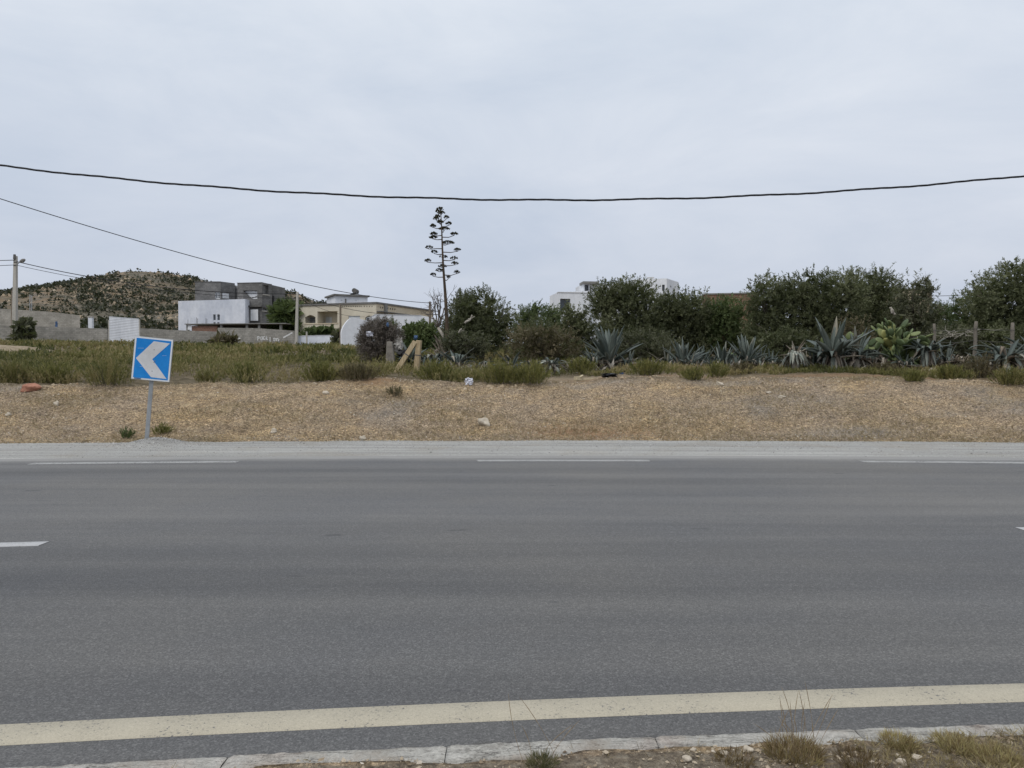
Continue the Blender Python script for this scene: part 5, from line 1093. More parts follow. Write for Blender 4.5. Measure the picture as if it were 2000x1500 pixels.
# ------------------------------------------------------------------ prickly pears
k = N('prickly_pear_pad'); rn = k.rnd(); c = k.ramp(rn, [(0.0, (0.060, 0.086, 0.038)), (0.5, (0.11, 0.145, 0.062)), (0.88, (0.18, 0.21, 0.085)), (1.0, (0.40, 0.38, 0.14))])
sp_ = k.voro(14); c = k.mix(k.ramp(sp_, [(0.06, 0.6), (0.12, 0.0)]), c, (0.32, 0.30, 0.2)); M_pad = k.fin(c, 0.55)
def pad_mesh(seed):
    rng = np.random.default_rng(seed); n = 14; V = []; Fq = []
    def outline(t): return (0.36 * math.sin(t) * (1 + 0.12 * math.cos(t)), 0.5 - 0.5 * math.cos(t))
    rings = [(1.0, 0.0), (0.93, 0.055), (0.6, 0.085)]
    for sgn in (1, -1):
        for (k_, th) in (rings if sgn == 1 else rings[1:]):
            for i in range(n):
                x, z = outline(2 * math.pi * (i + 0.5) / n); V.append((x * k_, sgn * th, 0.5 + (z - 0.5) * k_ + 0.0))
    V += [(0, 0.09, 0.5), (0, -0.09, 0.5)]; c0, c1 = len(V) - 2, len(V) - 1
    R0, A1, A2, B1, B2 = (n * j for j in range(5))
    for i in range(n):
        j = (i + 1) % n
        Fq += [(R0 + i, R0 + j, A1 + j, A1 + i), (A1 + i, A1 + j, A2 + j, A2 + i), (A2 + i, A2 + j, c0), (R0 + j, R0 + i, B1 + i, B1 + j), (B1 + j, B1 + i, B2 + i, B2 + j), (B2 + j, B2 + i, c1)]
    V = np.array(V); V[:, 1] += 0.05 * np.sin(V[:, 2] * 3 + seed); me = raw('pad', V, Fq, True); me.materials.append(M_pad); return me
PADS = [pad_mesh(i) for i in range(4)]
def pear(px, Y, bz, n0, levels, size, label, seed):
    rng = np.random.default_rng(seed); g = ground_at(px, Y); rt = empty('prickly_pear', g, label, 'cactus', 'prickly pear cacti')
    mb = MB(); mb.tube([g + np.array([0, 0, -0.1]), g + np.array([0.03, 0, bz * 0.5]), g + np.array([0, 0, bz + 0.05])], [0.09, 0.08, 0.06], 8); mb.build('trunk', M_bark, rt, True)
    def grow(Mw, lev, s_):
        q = link('pad', PADS[int(rng.random() * 4)], None, rt); loc, rot, _ = Mw.decompose(); q.location = loc; q.rotation_mode = 'QUATERNION'; q.rotation_quaternion = rot; q.scale = (s_ * (0.9 + 0.25 * rng.random()), s_, s_)
        if lev == 0: return
        for i in range(1 + int(rng.random() * 2.2)):
            t = rng.normal(0, 0.75); t = max(-1.3, min(1.3, t)); px_ = 0.36 * math.sin(t) * s_ * 0.95; pz_ = (0.5 + 0.5 * math.cos(t)) * s_ * 0.96
            grow(Mw @ Matrix.Translation((px_, 0, pz_)) @ Matrix.Rotation(rng.normal(0, 0.9), 4, 'Z') @ Matrix.Rotation(t * 0.8, 4, 'Y') @ Matrix.Rotation(rng.normal(0, 0.3), 4, 'X'), lev - 1, s_ * (0.82 + 0.2 * rng.random()))
    for i in range(n0):
        a = rng.random() * 6.28
        grow(Matrix.Translation((math.cos(a) * 0.1 + rng.normal(0, 0.28), math.sin(a) * 0.1 + rng.normal(0, 0.15), bz * (0.35 + 0.65 * rng.random()))) @ Matrix.Rotation(a, 4, 'Z') @ Matrix.Rotation(rng.normal(0, 0.5), 4, 'Y') @ Matrix.Rotation(rng.normal(0, 0.35), 4, 'X'), levels, size)
    return rt
pear(1742, 25.2, 0.66, 13, 3, 0.40, 'large yellowish green prickly pear cactus rising above the agaves', 7)
pear(1645, 25.8, 0.72, 5, 2, 0.36, 'smaller prickly pear cactus behind the big sprawling agave', 8)
pear(1425, 25.9, 0.35, 3, 1, 0.26, 'few small prickly pear pads among the blue agave row', 12)
pear(1790, 24.9, 0.3, 5, 2, 0.32, 'low dark prickly pear clump beside the drooping agave', 10)

# ------------------------------------------------------------------ fence posts and wires in the hedge
M_post = speck('weathered_grey_post', (0.12, 0.105, 0.085), (0.22, 0.198, 0.168), 4, 25, 0.95, 0.5, 0.01, 0.75, True)
def fpost(x, y0, y1, Y, lean, w, label):
    g = ground_at(x, Y); t = P(x + lean, y0, Y); rt = empty('fence_post', g, label, 'fence post', 'weathered fence posts'); rng = np.random.default_rng(int(x))
    mb = MB(); q = [g + np.array([0, 0, -0.1]) + (t - g) * s_ + rng.normal(0, 0.012, 3) for s_ in (0, 0.3, 0.6, 0.85, 1.0)]; mb.tube(q, [w, w * 0.97, w * 0.92, w * 0.95, w * 0.8], 7); mb.build('shaft', M_post, rt, True)
    mb = MB(); mb.tube([q[3] + np.array([-w * 1.1, -w * 0.2, 0]), q[3] + np.array([0, -w * 1.1, 0.005]), q[3] + np.array([w * 1.1, -w * 0.2, 0])], 0.008, 5); mb.build('wire_tie', M_conc_dk, rt); return t
a_ = fpost(1902, 622, 690, 25.6, 4, 0.065, 'weathered grey fence post leaning slightly in the gap before the tallest tree')
b_ = fpost(1972, 624, 690, 25.2, 6, 0.065, 'weathered grey fence post in front of the tallest tree')
c_ = fpost(1826, 626, 690, 25.8, -2, 0.055, 'thin weathered fence post beside the drooping agave')
for zz, lb in ((-0.35, 'upper rusty fence wire strung between the weathered posts'), (-0.75, 'lower rusty fence wire strung between the weathered posts')):
    q = [c_ + np.array([0, 0, zz]), (c_ + a_) / 2 + np.array([0, 0, zz - 0.06]), a_ + np.array([0, 0, zz]), (a_ + b_) / 2 + np.array([0, 0, zz - 0.04]), b_ + np.array([0, 0, zz])]
    tag(MB().tube(q, 0.006, 5).build('fence_wire', M_conc_dk, None), lb, 'wire')
rng = np.random.default_rng(77); mb = MB()
for i in range(26): a = P(1850 + rng.random() * 40, 645 + rng.random() * 14, 25.8 + rng.random()); limb(mb, a, a + np.array([rng.normal(0, 0.4), rng.normal(0, 0.2), rng.normal(0.02, 0.1)]), 0.010, 0.004, rng, 0.1, 3)
tag(mb.build('brushwood', M_palebark, None), 'tangle of dry pale sticks between the fence posts', 'sticks')

# ------------------------------------------------------------------ two leaning timber posts
k = N('sawn_timber'); n1 = k.noise(6, 5, 0.6, k.co('Object', (6, 6, 0.5))); n2 = k.noise(50, 3, 0.7); c = k.ramp(n1, [(0.3, (0.27, 0.20, 0.115)), (0.5, (0.40, 0.315, 0.195)), (0.7, (0.50, 0.41, 0.27))]); c = k.mix(1.0, c, k.ramp(n2, [(0.3, 0.8), (0.7, 1.15)]), 'MULTIPLY'); k.bump(n1, 0.4, 0.01); M_timber = k.fin(c, 0.85)
YT = 23.5; st = S(YT)
def beam(xb, yb, xt, yt, w, d, label, sink=0.25, dy=0.0, ry=0.0):
    b = P(xb, yb, YT + dy); t = P(xt, yt, YT); e = t - b; L = np.linalg.norm(e); e = e / L; b = b - e * sink; L += sink
    rt = empty('timber_post', b + e * sink, label, 'post'); sd = nrmz(np.cross(e, np.array([ry, 1.0, 0]))); fw = np.cross(sd, e)
    mb = MB().obox(b - sd * w / 2 - fw * d / 2, e * L, sd * w, fw * d); mb.build('shaft', M_timber, rt, False, 0.012)
    q = b + e * (L * 0.66); MB().obox(q - sd * (w / 2 + 0.006) - fw * (d / 2 + 0.006), e * 0.03, sd * (w + 0.012), fw * (d + 0.012)).build('strap', M_conc_dk, rt)
beam(772, 728, 811, 667, 0.15, 0.13, 'pale timber brace leaning at a slant against the upright post', 0.35, -0.15)
beam(813, 730, 818.5, 665, 0.16, 0.14, 'pale upright timber post next to the slanting brace', 0.35, 0.06, 0.25)

# tapered concrete stump and sack beside the dry bush
M_stump = speck('dirty_stump_concrete', (0.13, 0.115, 0.098), (0.25, 0.23, 0.20), 5, 30, 0.95, 0.5, 0.02, 0.8)
g = ground_at(762, 27.3); rt = empty('concrete_stump', g, 'pale tapered concrete stump at the edge of the dry grey bush', 'post'); t = P(761, 667, 27.3)
mb = MB(); V = [(g[0] - 0.17, g[1] - 0.14, g[2] - 0.1), (g[0] + 0.22, g[1] - 0.14, g[2] - 0.1), (g[0] + 0.22, g[1] + 0.14, g[2] - 0.1), (g[0] - 0.17, g[1] + 0.14, g[2] - 0.1), (t[0] - 0.1, t[1] - 0.09, t[2]), (t[0] + 0.11, t[1] - 0.09, t[2] - 0.01), (t[0] + 0.11, t[1] + 0.09, t[2]), (t[0] - 0.1, t[1] + 0.09, t[2])]
mb.add(V, [(3, 2, 1, 0), (4, 5, 6, 7), (0, 1, 5, 4), (1, 2, 6, 5), (2, 3, 7, 6), (3, 0, 4, 7)]); mb.build('shaft', M_stump, rt, False, 0.03)
MB().box((g[0] - 0.26, g[1] - 0.22, g[2] - 0.15), (g[0] + 0.3, g[1] + 0.22, g[2] + 0.03)).build('footing', M_stump, rt, False, 0.03)
M_sack = speck('dusty_sack', (0.30, 0.285, 0.26), (0.45, 0.43, 0.40), 4, 25, 0.9)
cloth('dusty_sack', 778, 673, 0.42, 0.62, 27.6, M_sack, 'dusty pale sack slumped between the concrete stump and the leaning posts', 21, 'sack', 0.09)
cloth('blue_bag', 757, 634, 0.12, 0.2, 27.4, M_blue, 'blue plastic bag caught in the top of the dry grey bush', 22, 'bag')
cloth('blue_bag', 812, 659, 0.18, 0.18, 26.5, M_blue, 'blue plastic bag caught just above the leaning posts', 23, 'bag')
cloth('white_rag', 722, 652, 0.30, 0.22, 27.35, M_palebag, 'white rag snagged on the front of the dry grey bush', 24, 'rag', 0.02)
cloth('black_bag', 787, 690, 0.5, 0.32, 26.8, M_blackbag, 'black bin bag on the ground behind the leaning posts', 25, 'bag', 0.12)
# ------------------------------------------------------------------ litter along the top of the bank
def on_ground(px, py, Yg):
    """ground point along the pixel's ray near the guess distance"""
    best = None
    for Y in np.linspace(Yg - 3.5, Yg + 3.5, 141):
        q = P(px, py, Y); e = abs(q[2] - gz1(q[0], Y))
        if best is None or e < best[0] - 1e-6: best = (e, q, Y)
    return best[1], best[2]
def on_cloth(name, px, py, w, h, mat, label, seed, cat, thick=0.05, Yg=20.9):
    q, Y = on_ground(px, py + 6, Yg); zc = gz1(q[0], Y) + h * 0.42; d = zc - HC; pyc = 720 - d / Y * F
    return cloth(name, px, pyc, w, h, Y, mat, label, seed, cat, thick)
q = ground_at(916, 20.25); cloth('white_bag', 916, 720 - (q[2] + 0.09 - HC) / 20.25 * F, 0.28, 0.24, 20.25, M_palebag, 'crumpled white plastic bag at the top edge of the bank', 31, 'bag', 0.06)
on_cloth('black_sheet', 1189, 731, 0.58, 0.14, M_blackbag, 'flat black plastic sheet near the wooden plank', 32, 'sheet', 0.05, 22)
on_cloth('blue_scrap', 1214, 727, 0.14, 0.11, M_blue, 'small blue plastic scrap beside the black sheet', 33, 'scrap', 0.03, 22)
on_cloth('white_bag', 1452, 722, 0.20, 0.14, M_palebag, 'small pale bag beside a stick in front of the blue agave row', 34, 'bag', 0.05, 22.5)
M_box = speck('pale_cardboard', (0.40, 0.34, 0.22), (0.52, 0.45, 0.31), 6, 40, 0.85)
q, Y = on_ground(1130, 742, 20.8); rt = empty('cardboard_box', q, 'small beige cardboard box at the end of the plank', 'box')
z0 = gz1(q[0], Y) - 0.01; MB().box((q[0] - 0.11, Y - 0.08, z0), (q[0] + 0.09, Y + 0.08, z0 + 0.11), 0.5).build('carton', M_box, rt, False, 0.004); MB().obox((q[0] + 0.06, Y - 0.1, z0 + 0.1), (0.08, 0.02, 0.05), (-0.04, 0.12, 0.01), (0.001, 0, 0.004)).build('flap', M_box, rt)
q0, Y0 = on_ground(1140, 743, 20.8); q1 = q0 + np.array([1.38, 0.1, 0]); q1[2] = gz1(q1[0], q1[1]); 
mb = MB(); mb.obox(q0 + np.array([0, 0, 0.015]), q1 - q0, (0.0, 0.09, 0.0), (0, 0, 0.032)); tag(mb.build('wooden_plank', M_box, None, False, 0.003), 'pale wooden plank lying along the top of the bank', 'plank')
q0, Y0 = on_ground(1462, 729, 22.0); mb = MB(); q1 = q0 + np.array([0.55, 0.1, 0.0]); q1[2] = gz1(q1[0], q1[1]); mb.tube([q0 + np.array([0, 0, 0.02]), (q0 + q1) / 2 + np.array([0, 0, 0.045]), q1 + np.array([0, 0, 0.02])], [0.014, 0.017, 0.012], 6)
tag(mb.build('stick', M_palebark, None, True), 'dry stick lying beside the small pale bag', 'stick')
M_rock = speck('pale_limestone', (0.36, 0.31, 0.24), (0.54, 0.48, 0.39), 6, 40, 0.95, 0.5, 0.01, 0.8)
M_redrock = speck('reddish_rubble', (0.26, 0.115, 0.075), (0.40, 0.20, 0.14), 6, 40, 0.95, 0.5, 0.01, 0.8)
def rock(px, py, wpx, hpx, label, seed, Yg=18, mat=None, name='rock', rz=0.0):
    rng = np.random.default_rng(seed); q, Y = on_ground(px, py + hpx * 0.4, Yg); s = S(Y); w, h = wpx * s, hpx * s
    o = link(name, rock_mesh(name, rng, w / 2, w * 0.36, h * 0.75, 3, 0.22), mat or M_rock, None, (q[0], Y, gz1(q[0], Y) + h * 0.28), (rng.normal(0, 0.1), rng.normal(0, 0.15), rz))
    return tag(o, label, 'rock')
rock(945, 824, 27, 13, 'largest pale boulder low on the bank in the middle', 1, 17.8)
rock(708, 855, 12, 8, 'pale rock at the foot of the bank beside the shoulder', 2, 16.9)
rock(1407, 750, 15, 6, 'flat pale stone near the top of the bank', 3, 20.2)
rock(110, 788, 10, 8, 'white stone on the bank nearest to the chevron sign on its left', 4, 19)
rock(16, 810, 12, 6, 'flat pale stone at the left edge of the bank', 5, 18.4)
rock(535, 842, 14, 7, 'white stone low on the bank between the sign and the boulder', 6, 17.2)
rock(636, 768, 13, 8, 'pale stone high on the bank below the scrub', 7, 19.6)
rock(1501, 767, 11, 4, 'small flat stone on the upper bank', 8, 19.6)
rock(1527, 775, 12, 5, 'brownish flat stone on the upper bank right of another small one', 9, 19.3)
rock(915, 747, 11, 5, 'tiny pale stone just below the white bag', 10, 20.4)
rock(62, 757, 34, 14, 'reddish lump of rubble at the top of the bank near the photo edge', 11, 20.2, M_redrock, 'rubble_lump')
q, Y = on_ground(1822, 735, 22.2); rt = empty('stone_block', q, 'pale squared stone block standing among the scrub below the cactus', 'stone'); MB().box((q[0] - 0.09, Y - 0.09, q[2] - 0.1), (q[0] + 0.09, Y + 0.09, q[2] + 0.24), 0.3).build('block', M_rock, rt, False, 0.025); MB().box((q[0] - 0.05, Y - 0.05, q[2] + 0.238), (q[0] + 0.06, Y + 0.05, q[2] + 0.27), 0.1).build('broken_top', M_rock, rt, False, 0.01)
# rusty pot
M_rust = speck('rusty_red_metal', (0.05, 0.022, 0.017), (0.09, 0.036, 0.026), 8, 40, 0.8)
q = ground_at(1243, 24.2); c = P(1243, 700, 24.2); c[2] = q[2] + 0.08; rt = empty('rusty_pot', (c[0], c[1], q[2]), 'rusty dark red pot with a pale rim beside the dead leaf heap', 'pot')
MB().tube([(c[0], c[1], q[2] - 0.02), (c[0], c[1], c[2] + 0.05), (c[0] - 0.01, c[1] - 0.02, c[2] + 0.21), (c[0] - 0.01, c[1] - 0.02, c[2] + 0.21), (c[0], c[1], c[2] + 0.1)], [0.07, 0.105, 0.125, 0.11, 0.08], 14).build('body', M_rust, rt, True)
MB().tube([(c[0] - 0.01, c[1] - 0.02, c[2] + 0.205), (c[0] - 0.01, c[1] - 0.02, c[2] + 0.235)], [0.128, 0.132], 14, False).build('rim', M_sack, rt, True)
# soil heaps by the graffiti wall
M_soil = speck('red_brown_soil', (0.10, 0.052, 0.032), (0.17, 0.092, 0.058), 2, 14, 0.95, 0.6, 0.05, 0.75)
for x0, x1, yt, Yh, lb, mt in ((495, 552, 676, 79, 'low reddish soil heap at the foot of the graffiti wall', M_soil), (608, 640, 689, 66, 'low heap of pale rubble in front of the white garden wall', M_rock), (690, 735, 700, 45, 'low sandy rise at the foot of the dry grey bush', M_box)):
    g = ground_at((x0 + x1) / 2, Yh); w = (x1 - x0) * S(Yh); h = max(0.35, P(x0, yt, Yh)[2] - g[2]); rng = np.random.default_rng(int(x0))
    o = link('soil_heap', rock_mesh('soil_heap', rng, w / 2, w * 0.25, h, 4, 0.16), mt, None, (g[0], Yh, g[2])); tag(o, lb, 'soil heap')
tree('brown_dead_shrub', 414, 462, 661, 682, 78, M_brownb, 'dark brown dead shrub in front of the graffiti wall', 90, 'bush', dens=0.3, nlobe=6, ll=0.3, lw=0.06)

# ------------------------------------------------------------------ countable scrub clumps along the top of the bank
M_tuft = leaf_mat('yellow_green_scrub', (0.064, 0.072, 0.024), (0.165, 0.160, 0.05), (0.28, 0.25, 0.095))
def clump(x0, x1, yt, yb, Yg, label, seed, mat=None, name='scrub_clump', n=60, nl=26, group='scrub clumps along the top of the bank', cat='shrub'):
    rng = np.random.default_rng(seed); q, Y = on_ground((x0 + x1) / 2, yb, Yg); s = S(Y); W = (x1 - x0) * s; H = (yb - yt) * s; g = np.array([q[0], Y, gz1(q[0], Y)])
    rt = empty(name, g, label, cat, group); c = g + np.stack([rng.normal(0, 0.16, n) * W, rng.normal(0, 0.13, n) * W, np.full(n, -0.02)], 1)
    out = (c - g) / (W * 0.35); D = nrmz(out * np.array([0.6, 0.6, 0]) + np.array([0, 0, 1.0]) + rng.normal(0, 0.18, (n, 3))); L = H * (0.55 + 0.4 * rng.random(n)) * np.clip(1.15 - np.abs(out[:, 0]) * 0.28, 0.4, 1.2)
    foliage('foliage', [shoots(rng, c, D, L, nl, 0.085, 0.014, 0.4, np.clip(0.5 + rng.normal(0, 0.2, n), 0, 1), 0.8)], mat or M_tuft, rt)
    mb = MB()
    for i in range(0, n, 6): mb.tube([c[i], c[i] + D[i] * L[i] * 0.9], [0.006, 0.002], 4)
    mb.build('stem', M_bark, rt); return rt
CL = [(1333, 1375, 717, 742, 21, 'rounded green scrub clump standing alone on the bank top left of a pair'), (1380, 1420, 704, 737, 21.8, 'taller scrub clump just behind the rounded lone one'), (1765, 1800, 722, 745, 21, 'small grey green scrub clump below the large prickly pear'), (1822, 1888, 712, 742, 21.4, 'wide yellowish scrub clump beside the squared stone block'), (1940, 2010, 716, 752, 20.8, 'dark green scrub clump at the photo edge below the broad leaved agave'), (1640, 1690, 706, 730, 22.5, 'yellowish scrub clump in front of the big sprawling agave'), (1690, 1760, 708, 732, 22.8, 'low brown scrub clump under the prickly pear'), (1000, 1070, 704, 750, 20.9, 'bushy yellow green scrub clump beside the bare sandy gap'), (940, 1010, 700, 749, 21.0, 'dense olive scrub clump right of the white bag'), (820, 890, 700, 746, 21.2, 'olive scrub clump between the upright post and the white bag'), (165, 262, 694, 752, 20.9, 'dark green bushy scrub clump left of the chevron sign'), (0, 60, 700, 750, 20.9, 'dark scrub clump at the left edge of the bank top'), (66, 150, 704, 750, 21.2, 'olive brown scrub clump behind the reddish rubble lump'), (380, 430, 724, 748, 20.8, 'dark rounded scrub clump just right of the chevron sign'), (590, 660, 702, 745, 21.3, 'tall yellowish scrub clump left of the leaning posts'), (660, 740, 708, 742, 21.6, 'brownish scrub clump behind the sandy crest'), (440, 520, 704, 747, 21.2, 'broad olive scrub clump between the sign and the tall yellowish one'), (1880, 1945, 690, 738, 22.6, 'reddish brown scrub clump in front of the fence posts'), (1425, 1475, 705, 730, 22.6, 'brown scrub clump behind the small pale bag'), (1230, 1300, 700, 733, 22.4, 'low olive scrub clump behind the black sheet'), (1100, 1165, 696, 728, 22.6, 'low yellowish scrub clump behind the cardboard box')]
for i, (x0, x1, yt, yb, Yg, lb) in enumerate(CL):
    big = x1 - x0 > 55; clump(x0, x1, yt, yb, Yg, lb, 200 + i, (M_scrub if i in (11, 10, 13, 4) else M_brownb if i in (6, 15, 17, 18) else M_tuft), n=110 if big else 60, nl=34 if big else 26)
clump(236, 262, 838, 856, 15.6, 'small green weed on the gravel left of the sign post', 241, M_green, 'weed', 26, 16, 'weeds at the foot of the sign post', 'weed')
clump(298, 332, 828, 848, 15.9, 'wispy olive weed on the gravel right of the sign post', 242, M_tuft, 'weed', 30, 16, 'weeds at the foot of the sign post', 'weed')
clump(755, 790, 752, 772, 19.8, 'dry brown tuft high on the bank below the leaning posts', 243, M_brownb, 'dry_tuft', 30, 16, 'dry tufts on the bank', 'tuft')

# ------------------------------------------------------------------ ground cover of the field
rng = np.random.default_rng(300); n = 4000
Y = 20.7 + 64 * rng.random(n) ** 1.7; px = -330 + 1490 * rng.random(n); x = (px - 1000) * Y / F
Y2 = 22.4 + 3.6 * rng.random(900); px2 = 1120 + 980 * rng.random(900); x2 = (px2 - 1000) * Y2 / F
x = np.concatenate([x, x2]); Y = np.concatenate([Y, Y2]); px = np.concatenate([px, px2])
keep = (fbm(x * 0.30, Y * 0.22, 3, 131) > -0.09 + 0.05 * rng.normal(size=len(x))) & (Y > y_foot(x) + 4.05)
keep &= ~((np.abs(x + 31.5) < 4.2) & (np.abs(Y - 44.5) < 2.6)) & ~((np.abs(x + 20.5) < 4) & (np.abs(Y - 73) < 3.5)) & ~((px > 1055) & (px < 1320) & (Y < 22.3))
keep &= ~((px > 735) & (px < 850) & (Y < 24.2) & (rng.random(len(x)) < 0.75)) & ~((px > 1120) & (rng.random(len(x)) < 0.5))
x, Y, px = x[keep], Y[keep], px[keep]; z = gz(x, Y); parts = []
tone = np.clip(0.48 + 2.0 * fbm(x * 0.25, Y * 0.18, 3, 137) + rng.normal(0, 0.2, len(x)), 0, 1)
for lo_, hi_, ns, nl, ll, lw in ((0, 28, 11, 10, 0.10, 0.02), (28, 42, 8, 8, 0.15, 0.042), (42, 200, 6, 6, 0.26, 0.085)):
    m_ = (Y >= lo_) & (Y < hi_); k_ = int(m_.sum()); C = np.repeat(np.stack([x[m_], Y[m_], z[m_]], 1), ns, 0); tn = np.repeat(tone[m_], ns)
    hgt = np.repeat(0.12 + 0.38 * np.clip(0.5 + 1.3 * fbm(x[m_] * 0.5, Y[m_] * 0.5, 2, 141), 0, 1) + 0.07 * rng.random(k_), ns) * np.repeat(np.where(px[m_] > 1120, 0.6, 1.0), ns)
    o_ = rng.normal(0, 0.2, (len(C), 2)); C[:, :2] += o_; C[:, 2] = gz(C[:, 0], C[:, 1]) - 0.02
    D = nrmz(np.concatenate([o_ * 1.3, np.ones((len(C), 1))], 1) + rng.normal(0, 0.2, (len(C), 3)))
    parts.append(shoots(rng, C, D, hgt * (0.6 + 0.5 * rng.random(len(C))), nl, ll, lw, 0.45, tn, 0.7))
tag(foliage('field_scrub', parts, M_scrub), 'low olive and brown scrub covering the field', None, None, 'stuff')

# ------------------------------------------------------------------ pebbles, straw, dead leaf litter
OCT = np.array([(1, 0, -0.3), (-1, 0, -0.3), (0, 1, -0.3), (0, -1, -0.3), (0, 0, 1)], float); OCF = np.array([(0, 2, 4), (2, 1, 4), (1, 3, 4), (3, 0, 4)])      # half-buried stones show their upper faces only
def pebbles(name, x, y, z, size, mat, label, rng, tint):
    n = len(x); a = rng.random(n) * 6.28; v = OCT[None] * (0.7 + 0.6 * rng.random((n, 5, 1))) * size[:, None, None] * np.array([1, 0.8, 0.55]); v = v + rng.normal(0, 0.12, v.shape) * size[:, None, None]
    ca, sa_ = np.cos(a)[:, None], np.sin(a)[:, None]; w = v.copy(); w[..., 0] = v[..., 0] * ca - v[..., 1] * sa_; w[..., 1] = v[..., 0] * sa_ + v[..., 1] * ca
    w += np.stack([x, y, z], 1)[:, None]; f = (OCF[None] + 5 * np.arange(n)[:, None, None]).reshape(-1, 3)
    return tag(link(name, raw(name, w.reshape(-1, 3), f, False, dict(tint=np.repeat(tint, 5))), mat), label, None, None, 'stuff')
k = N('pebble_stone'); a = k.attr('tint'); c = k.ramp(a, [(0.0, (0.13, 0.098, 0.066)), (0.4, (0.29, 0.228, 0.155)), (0.8, (0.40, 0.335, 0.25)), (1.0, (0.55, 0.50, 0.42))]); M_peb = k.fin(k.mix(1.0, c, k.ramp(k.noise(60, 3), [(0.3, 0.85), (0.7, 1.15)]), 'MULTIPLY'), 0.9)
k = N('soil_clod'); a = k.attr('tint'); c = k.ramp(a, [(0.0, (0.15, 0.105, 0.062)), (0.5, (0.29, 0.215, 0.135)), (1.0, (0.42, 0.34, 0.24))]); M_clod = k.fin(k.mix(1.0, c, k.ramp(k.noise(40, 3), [(0.3, 0.8), (0.7, 1.2)]), 'MULTIPLY'), 0.95)
k = N('grey_gravel_stone'); a = k.attr('tint'); c = k.ramp(a, [(0.0, (0.10, 0.098, 0.092)), (0.5, (0.28, 0.273, 0.26)), (1.0, (0.52, 0.51, 0.49))]); M_gpeb = k.fin(c, 0.9)
rng = np.random.default_rng(310); n = 64000; x = -14 + 28.5 * rng.random(n); y = y_foot(x) + 0.05 + 4.2 * rng.random(n)
keep = rng.random(n) < np.clip(0.55 + 1.5 * fbm(x * 0.6, y * 0.9, 3, 151), 0.08, 1); x, y = x[keep], y[keep]
pebbles('bank_gravel', x, y, gz(x, y) + 0.002, 0.008 + 0.024 * rng.random(len(x)) ** 5, M_peb, 'pale loose stones scattered over the bank', rng, np.clip(0.45 + rng.normal(0, 0.26, len(x)), 0, 1))
nc = 900; xc = -14 + 28.5 * rng.random(nc); yc_ = y_foot(xc) + 3.45 + rng.normal(0, 0.28, nc); keep = fbm(xc * 0.7, yc_ * 0.7, 3, 191) > -0.06; xc, yc_ = xc[keep], yc_[keep]
pebbles('soil_clods', xc, yc_, gz(xc, yc_), 0.025 + 0.07 * rng.random(len(xc)) ** 3, M_clod, 'crumbly soil clods along the top edge of the bank', rng, np.clip(0.5 + rng.normal(0, 0.25, len(xc)), 0, 1))
n = 7000; x = -13 + 27 * rng.random(n); y = y_edge(x) + 0.1 + (y_foot(x) - y_edge(x) + 0.3) * rng.random(n) ** 0.7
xm = SIGN_X + 0.25 + rng.normal(0, 0.5, 2600); ym = SIGN_Y + rng.normal(0, 0.35, 2600); x = np.concatenate([x, xm]); y = np.concatenate([y, ym])
pebbles('shoulder_stones', x, y, np.maximum(z_sh(x, y), gz(x, y)) + 0.002, 0.006 + 0.018 * rng.random(len(x)) ** 3, M_gpeb, 'grey gravel stones scattered over the road shoulder', rng, np.clip(0.5 + rng.normal(0, 0.22, len(x)), 0, 1))
n = 46000; x = -14 + 28.5 * rng.random(n); y = y_foot(x) + 0.0 + 4.3 * rng.random(n) ** 1.15
keep = rng.random(n) < np.clip(0.45 + 2.2 * fbm(x * 0.5, y * 1.1, 3, 157) + 0.35 * (1 - (y - y_foot(x)) / 1.6), 0.03, 1); x, y = x[keep], y[keep]
C = np.stack([x, y, gz(x, y) - 0.004], 1); D = nrmz(np.stack([rng.normal(0, 0.8, len(x)), rng.normal(0, 0.6, len(x)), 0.25 + 0.5 * rng.random(len(x))], 1))
tag(foliage('dry_straw', [shoots(rng, C, D, np.full(len(C), 0.02), 3, 0.075, 0.008, 0.35, np.clip(0.5 + rng.normal(0, 0.25, len(C)), 0, 1), 0.2)], M_straw), 'short dry straw lying over the bank', None, None, 'stuff')
n = 700; px = 850 + 1190 * rng.random(n); y = 24.0 + 2.6 * rng.random(n); x = (px - 1000) * y / F; C = np.stack([x, y, gz(x, y) + 0.02], 1); D = nrmz(np.stack([rng.normal(0, 1, n), rng.normal(0, 0.6, n), 0.15 + 0.5 * rng.random(n)], 1))
tag(foliage('dead_leaf_litter', [shoots(rng, C, D, np.full(n, 0.1), 2, 0.36, 0.07, 0.4, np.clip(0.55 + rng.normal(0, 0.3, n), 0, 1), 0.3)], leaf_mat('dead_leaf_scraps', (0.09, 0.07, 0.052), (0.22, 0.19, 0.15), (0.46, 0.42, 0.36), 0.1)), 'dead pale leaf scraps under the agaves', None, None, 'stuff')

# ------------------------------------------------------------------ near verge: stones, dry grass, tufts
rng = np.random.default_rng(320); n = 14000; x = -2.4 + 5.6 * rng.random(n); y = y_kerb(x) - 0.10 - 0.75 * rng.random(n) ** 1.3
keep = rng.random(n) < np.clip(0.55 + 1.6 * fbm(x * 2.2, y * 2.2, 3, 161), 0.05, 1); x, y = x[keep], y[keep]
pebbles('verge_gravel', x, y, gz(x, y) + 0.001, 0.0025 + 0.014 * rng.random(len(x)) ** 6, M_peb, 'small loose stones on the near verge', rng, np.clip(0.5 + rng.normal(0, 0.25, len(x)), 0, 1))
n = 14000; x = -2.4 + 5.6 * rng.random(n); y = y_kerb(x) - 0.09 - 0.8 * rng.random(n)
keep = rng.random(n) < np.clip(0.12 + 0.75 * sst(0.6, 2.0, x) + 2.0 * fbm(x * 1.8, y * 1.8, 3, 167), 0.02, 1); x, y = x[keep], y[keep]
